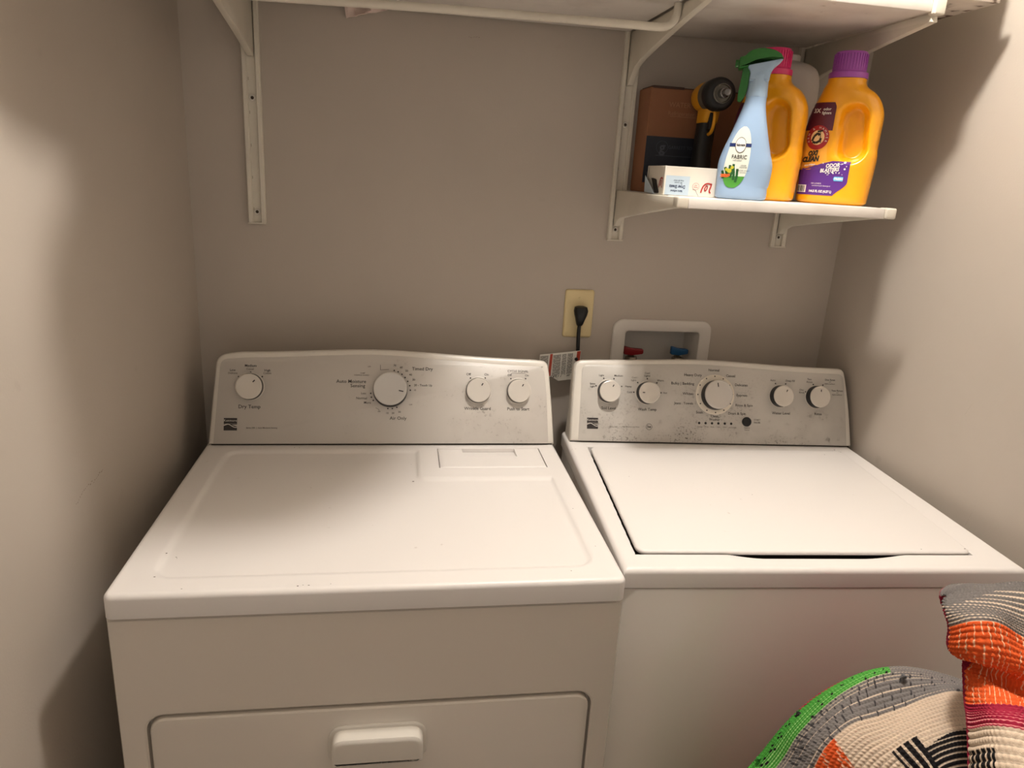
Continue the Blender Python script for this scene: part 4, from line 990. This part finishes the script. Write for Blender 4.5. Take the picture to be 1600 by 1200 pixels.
def cr_eval(C, t_):      # catmull-rom along axis 0 with linear end tangents
    n = C.shape[0]; i = np.clip(np.floor(t_).astype(int), 0, n - 2); f = (t_ - i)[:, None, None]
    g = lambda k: C[np.clip(k, 0, n - 1)]
    p0, p1, p2, p3 = g(i - 1), g(i), g(i + 1), g(i + 2)
    p0 = np.where((i == 0)[:, None, None], 2 * p1 - p2, p0); p3 = np.where((i == n - 2)[:, None, None], 2 * p2 - p1, p3)
    return .5 * ((2 * p1) + (p2 - p0) * f + (2 * p0 - 5 * p1 + 4 * p2 - p3) * f * f + (3 * p1 - p0 - 3 * p2 + p3) * f ** 3)
def weave(C, ts, ss, colf, yarns, amp):
    G = cr_eval(C, ts); G = cr_eval(np.swapaxes(G, 0, 1), ss); G = np.swapaxes(G, 0, 1)     # (nt, ns, 3)
    du = np.gradient(G, axis=0); dv = np.gradient(G, axis=1)
    N = np.cross(du, dv); N /= (np.linalg.norm(N, axis=2, keepdims=True) + 1e-12)
    T, Sg = np.meshgrid(ts, ss, indexing='ij')
    col, ph, sp_ = colf(T, Sg, yarns)
    # arc length along the rows for the stitch beads
    seg = np.linalg.norm(np.diff(G, axis=1), axis=2); arc = np.concatenate([np.zeros((G.shape[0], 1)), np.cumsum(seg, 1)], 1)
    rowk = np.floor(ph)
    bead = np.sin(arc / .0048 * 2 * PI + rowk * 2.3)
    hgt = np.abs(np.sin(PI * ph)) ** .7 * amp * (1 + .28 * bead) + rng.normal(0, .00006, T.shape)
    if colf is colB:
        q_ = T - OFFB; hgt = hgt - .011 * np.exp(-((q_ - (3.55 + .22 * (Sg - OFFS))) / .32) ** 2) + .007 * np.exp(-((q_ - 2.8) / .5) ** 2)
    hgt += .0035 * np.sin(arc * 30 + T * .8) * np.exp(-0 * T) * .5
    return G, N, hgt, col * (0.90 + .10 * bead[..., None] * .5 + rng.normal(0, .03, T.shape)[..., None])
def c_(rgb): return np.array(lin(rgb)[:3])
GRN, GRY, CRM, ORG, BLK, MAG, DGRY = c_((78, 158, 66)), c_((128, 124, 122)), c_((226, 206, 184)), c_((222, 94, 46)), c_((34, 32, 34)), c_((160, 40, 66)), c_((70, 68, 70))
def mixc(base, mask, c): return np.where(mask[..., None], c, base)
def rnd(k, s=0): return np.modf(np.abs(np.sin(k * 12.9898 + s) * 43758.5453))[0]
def colA(T, Sg, yn):
    tt = T - OFFA; ph = tt * yn; k = np.floor(ph); fr = ph - k
    col = np.zeros(T.shape + (3,)) + CRM
    wob = .12 * np.sin(Sg * 3) + .05 * np.sin(Sg * 9)
    line = (fr < .30) | (fr > .90)
    green = tt < 1
    gray = (tt >= 1) & (tt < 2)
    col = mixc(col, gray, GRY); col = mixc(col, gray & line & (rnd(k) > .35), CRM * .85); col = mixc(col, gray & (rnd(np.floor(Sg * 22) + k * 7) > .88), DGRY)
    gs = (tt < 1) & (Sg < 4.8 + OFFS); col = mixc(col, (tt < 1), GRY); col = mixc(col, (tt < 1) & line & (rnd(k) > .4), CRM * .85)
    col = mixc(col, gs, GRN); col = mixc(col, gs & line & (tt > .3), c_((168, 206, 140))); col = mixc(col, gs & (rnd(np.floor(Sg * 16) + k * 5) > .93), BLK)
    org = (tt > 2) & (Sg < 2.35 + OFFS - .25 * (tt - 2)); col = mixc(col, org, ORG); col = mixc(col, org & (rnd(np.floor(Sg * 20) + k * 3) > .86), c_((240, 190, 160)))
    crm = (tt > 2) & ~org; col = mixc(col, crm & (fr < .14), CRM * .60)
    sS = Sg - OFFS
    bl1 = (tt > 3.05) & (sS > 3.85 + .3 * (tt - 3)) & (sS < 5.25 + .3 * (tt - 3)) & (np.modf((sS - .3 * tt) * 2.6)[0] > .32) & (tt < 4.4)
    bl2 = (tt > 3.40 - .12 * (sS - 5.4)) & (sS >= 5.15) & (sS < 7.2) & (fr > .30) & (tt < 4.1)
    col = mixc(col, bl1 | bl2, BLK)
    back = (tt < -.22); col = mixc(col, back & (sS > 2.4), MAG); col = mixc(col, back & (sS <= 2.4), GRN * .7)
    return col, ph, None
def colB(T, Sg, yn):
    tt = T - OFFB; ph = tt * yn; k = np.floor(ph); fr = ph - k; sS = Sg - OFFS
    line = (fr < .34) | (fr > .92)
    col = np.zeros(T.shape + (3,)) + CRM
    g = tt < 2; col = mixc(col, g, c_((112, 108, 106))); col = mixc(col, g & line & (tt > .25 + .75 * np.clip((2.0 - sS) / 1.8, 0, 1)), CRM * .9)
    o_ = (tt >= 2) & (tt < 5); col = mixc(col, o_, ORG)
    dash = (np.modf(sS * 4.2 + .25 * np.sin(tt * 2))[0] < .16) & (rnd(np.floor(sS * 4.2), 1) > .35) & (np.modf(tt * 1.3 + rnd(np.floor(sS * 4.2), 2))[0] < .72)
    col = mixc(col, o_ & dash, c_((240, 196, 160)))
    m_ = (tt >= 5) & (tt < 6.1); col = mixc(col, m_, MAG); col = mixc(col, m_ & (fr < .4) & (rnd(k, 3) > .3), c_((226, 150, 150)))
    col = mixc(col, (tt > 6.1) & (fr < .14), CRM * .6)
    bl = (tt > 6.55) & (tt < 7.3) & (sS > .15) & (sS < 1.25) & (np.modf(sS * 4.6)[0] > .3); col = mixc(col, bl, BLK)
    col = mixc(col, (sS < .06) & (tt > 1.2), MAG * .8); col = mixc(col, tt < -.6, MAG)
    return col, ph, None
OFFS = 0
A = np.array(A_); Bc = np.array(B_)
Cv = np.array([.4314, -1.6284, 1.4987])
for r_ in range(2, 9):
    Bc[r_] = Cv + (Bc[r_] - Cv) * (1 - .030 * (r_ - 1))
back1 = A[0] + np.array([0, .014, -.040]); back2 = A[0] + np.array([0, .024, -.22]); back3 = A[0].copy(); back3[:, 2] = 0.01; back3[:, 1] = -.87
f1 = A[-1] + np.array([.0, -.045, -.05]); f2 = A[-1] + np.array([0, -.09, -.20]); f3 = f2.copy(); f3[:, 2] = .01
CA = np.stack([back3, back2, back1, *A, f1, f2, f3]); OFFA = 3
bb1 = Bc[0] + np.array([.020, .022, -.03]); bb2 = Bc[0] + np.array([.12, .03, -.16]); bb3 = bb2.copy(); bb3[:, 2] = .86; bb3[:, 1] = -.97
bf = Bc[-1] + np.array([0, -.02, -.10]); bf2 = bf.copy(); bf2[:, 2] = .3
CB = np.stack([bb3, bb2, bb1, *Bc, bf, bf2]); OFFB = 3
c0 = CB[:, :1] + np.array([.035, .026, -.004]); c1 = CB[:, :1] + np.array([.12, .036, -.01])
CB = np.concatenate([c1, c0, CB], 1)
ofB = 2
tsA = np.concatenate([np.linspace(0, 2.2, 30), np.linspace(2.22, 7.6, 5 * 56)[1:], np.linspace(7.65, 10, 40)])
ssA = np.linspace(0, 8, 8 * 52)
tsB = np.concatenate([np.linspace(0, 2.3, 30), np.linspace(2.32, 11.2, 9 * 44)[1:], np.linspace(11.3, 13, 20)])
ssB = np.linspace(0, 7, 7 * 46)
def build_sheet(C, ts, ss, colf, yarns, amp):
    G, N, h, col = weave(C, ts, ss, colf, yarns, amp)
    return G, N, h, col
rv = []; rf = []; rc = []
OFFS = 0; GA = build_sheet(CA, tsA, ssA, colA, 8, .0019)
OFFS = ofB; GB = build_sheet(CB, tsB, ssB, colB, 6.5, .0019)
camv = Vector((.4314, -1.6284, 1.4987))
base = 0; faces = []
for (G, N, h, col) in (GA, GB):
    nt, ns_ = G.shape[:2]
    mid = N[nt // 2, ns_ // 2]; towards = np.array(camv) - G[nt // 2, ns_ // 2]
    if (mid * towards).sum() < 0: N = -N
    Pp = G + N * h[..., None]
    rv.append(Pp.reshape(-1, 3)); rc.append(np.clip(col.reshape(-1, 3), 0, 1))
    idx = np.arange(nt * ns_).reshape(nt, ns_) + base
    q4 = np.stack([idx[:-1, :-1], idx[:-1, 1:], idx[1:, 1:], idx[1:, :-1]], -1).reshape(-1, 4)
    faces.append(q4); base += nt * ns_
V = np.concatenate(rv); F = np.concatenate(faces); Cc = np.concatenate(rc)
me = bpy.data.meshes.new('woven_rug')
me.vertices.add(len(V)); me.vertices.foreach_set('co', V.astype(np.float32).ravel())
me.loops.add(F.size); me.loops.foreach_set('vertex_index', F.astype(np.int32).ravel())
me.polygons.add(len(F)); me.polygons.foreach_set('loop_start', (np.arange(len(F)) * 4).astype(np.int32))
me.update(calc_edges=True); me.validate()
ca = me.color_attributes.new('yarn', 'FLOAT_COLOR', 'POINT')
ca.data.foreach_set('color', np.concatenate([Cc, np.ones((len(Cc), 1))], 1).astype(np.float32).ravel())
rug = link('woven_rug', me, M['rug'], None, True)
tag(rug, 'heaped handwoven rug in green, grey, cream and orange stripes before the washing machine', 'rug')

M['yblack'] = pbr('yarn_black', (30, 28, 30), .95); M['ygreen'] = pbr('yarn_green', (60, 150, 60), .95); M['ygrey'] = pbr('yarn_grey', (104, 104, 106), .95)
def tuft(c, mat, n, r):
    rs = random.Random(n); pts = []
    for k in range(n):
        a = k * 2.1; q_ = r * (.5 + .5 * rs.random()); pts.append((c[0] + q_ * math.cos(a), c[1] + q_ * .6 * math.sin(a * 1.3), c[2] + q_ * math.sin(a)))
    return tube('yarn_tuft', pts, .0013, M[mat], rug, 8, 4)
tuft((.9705, -.903, .820), 'yblack', 9, .0065); tuft((.924, -.903, .750), 'ygreen', 7, .006); tuft((1.082, -.938, .9015), 'ygrey', 7, .006); tuft((.990, -.912, .846), 'yblack', 5, .003)
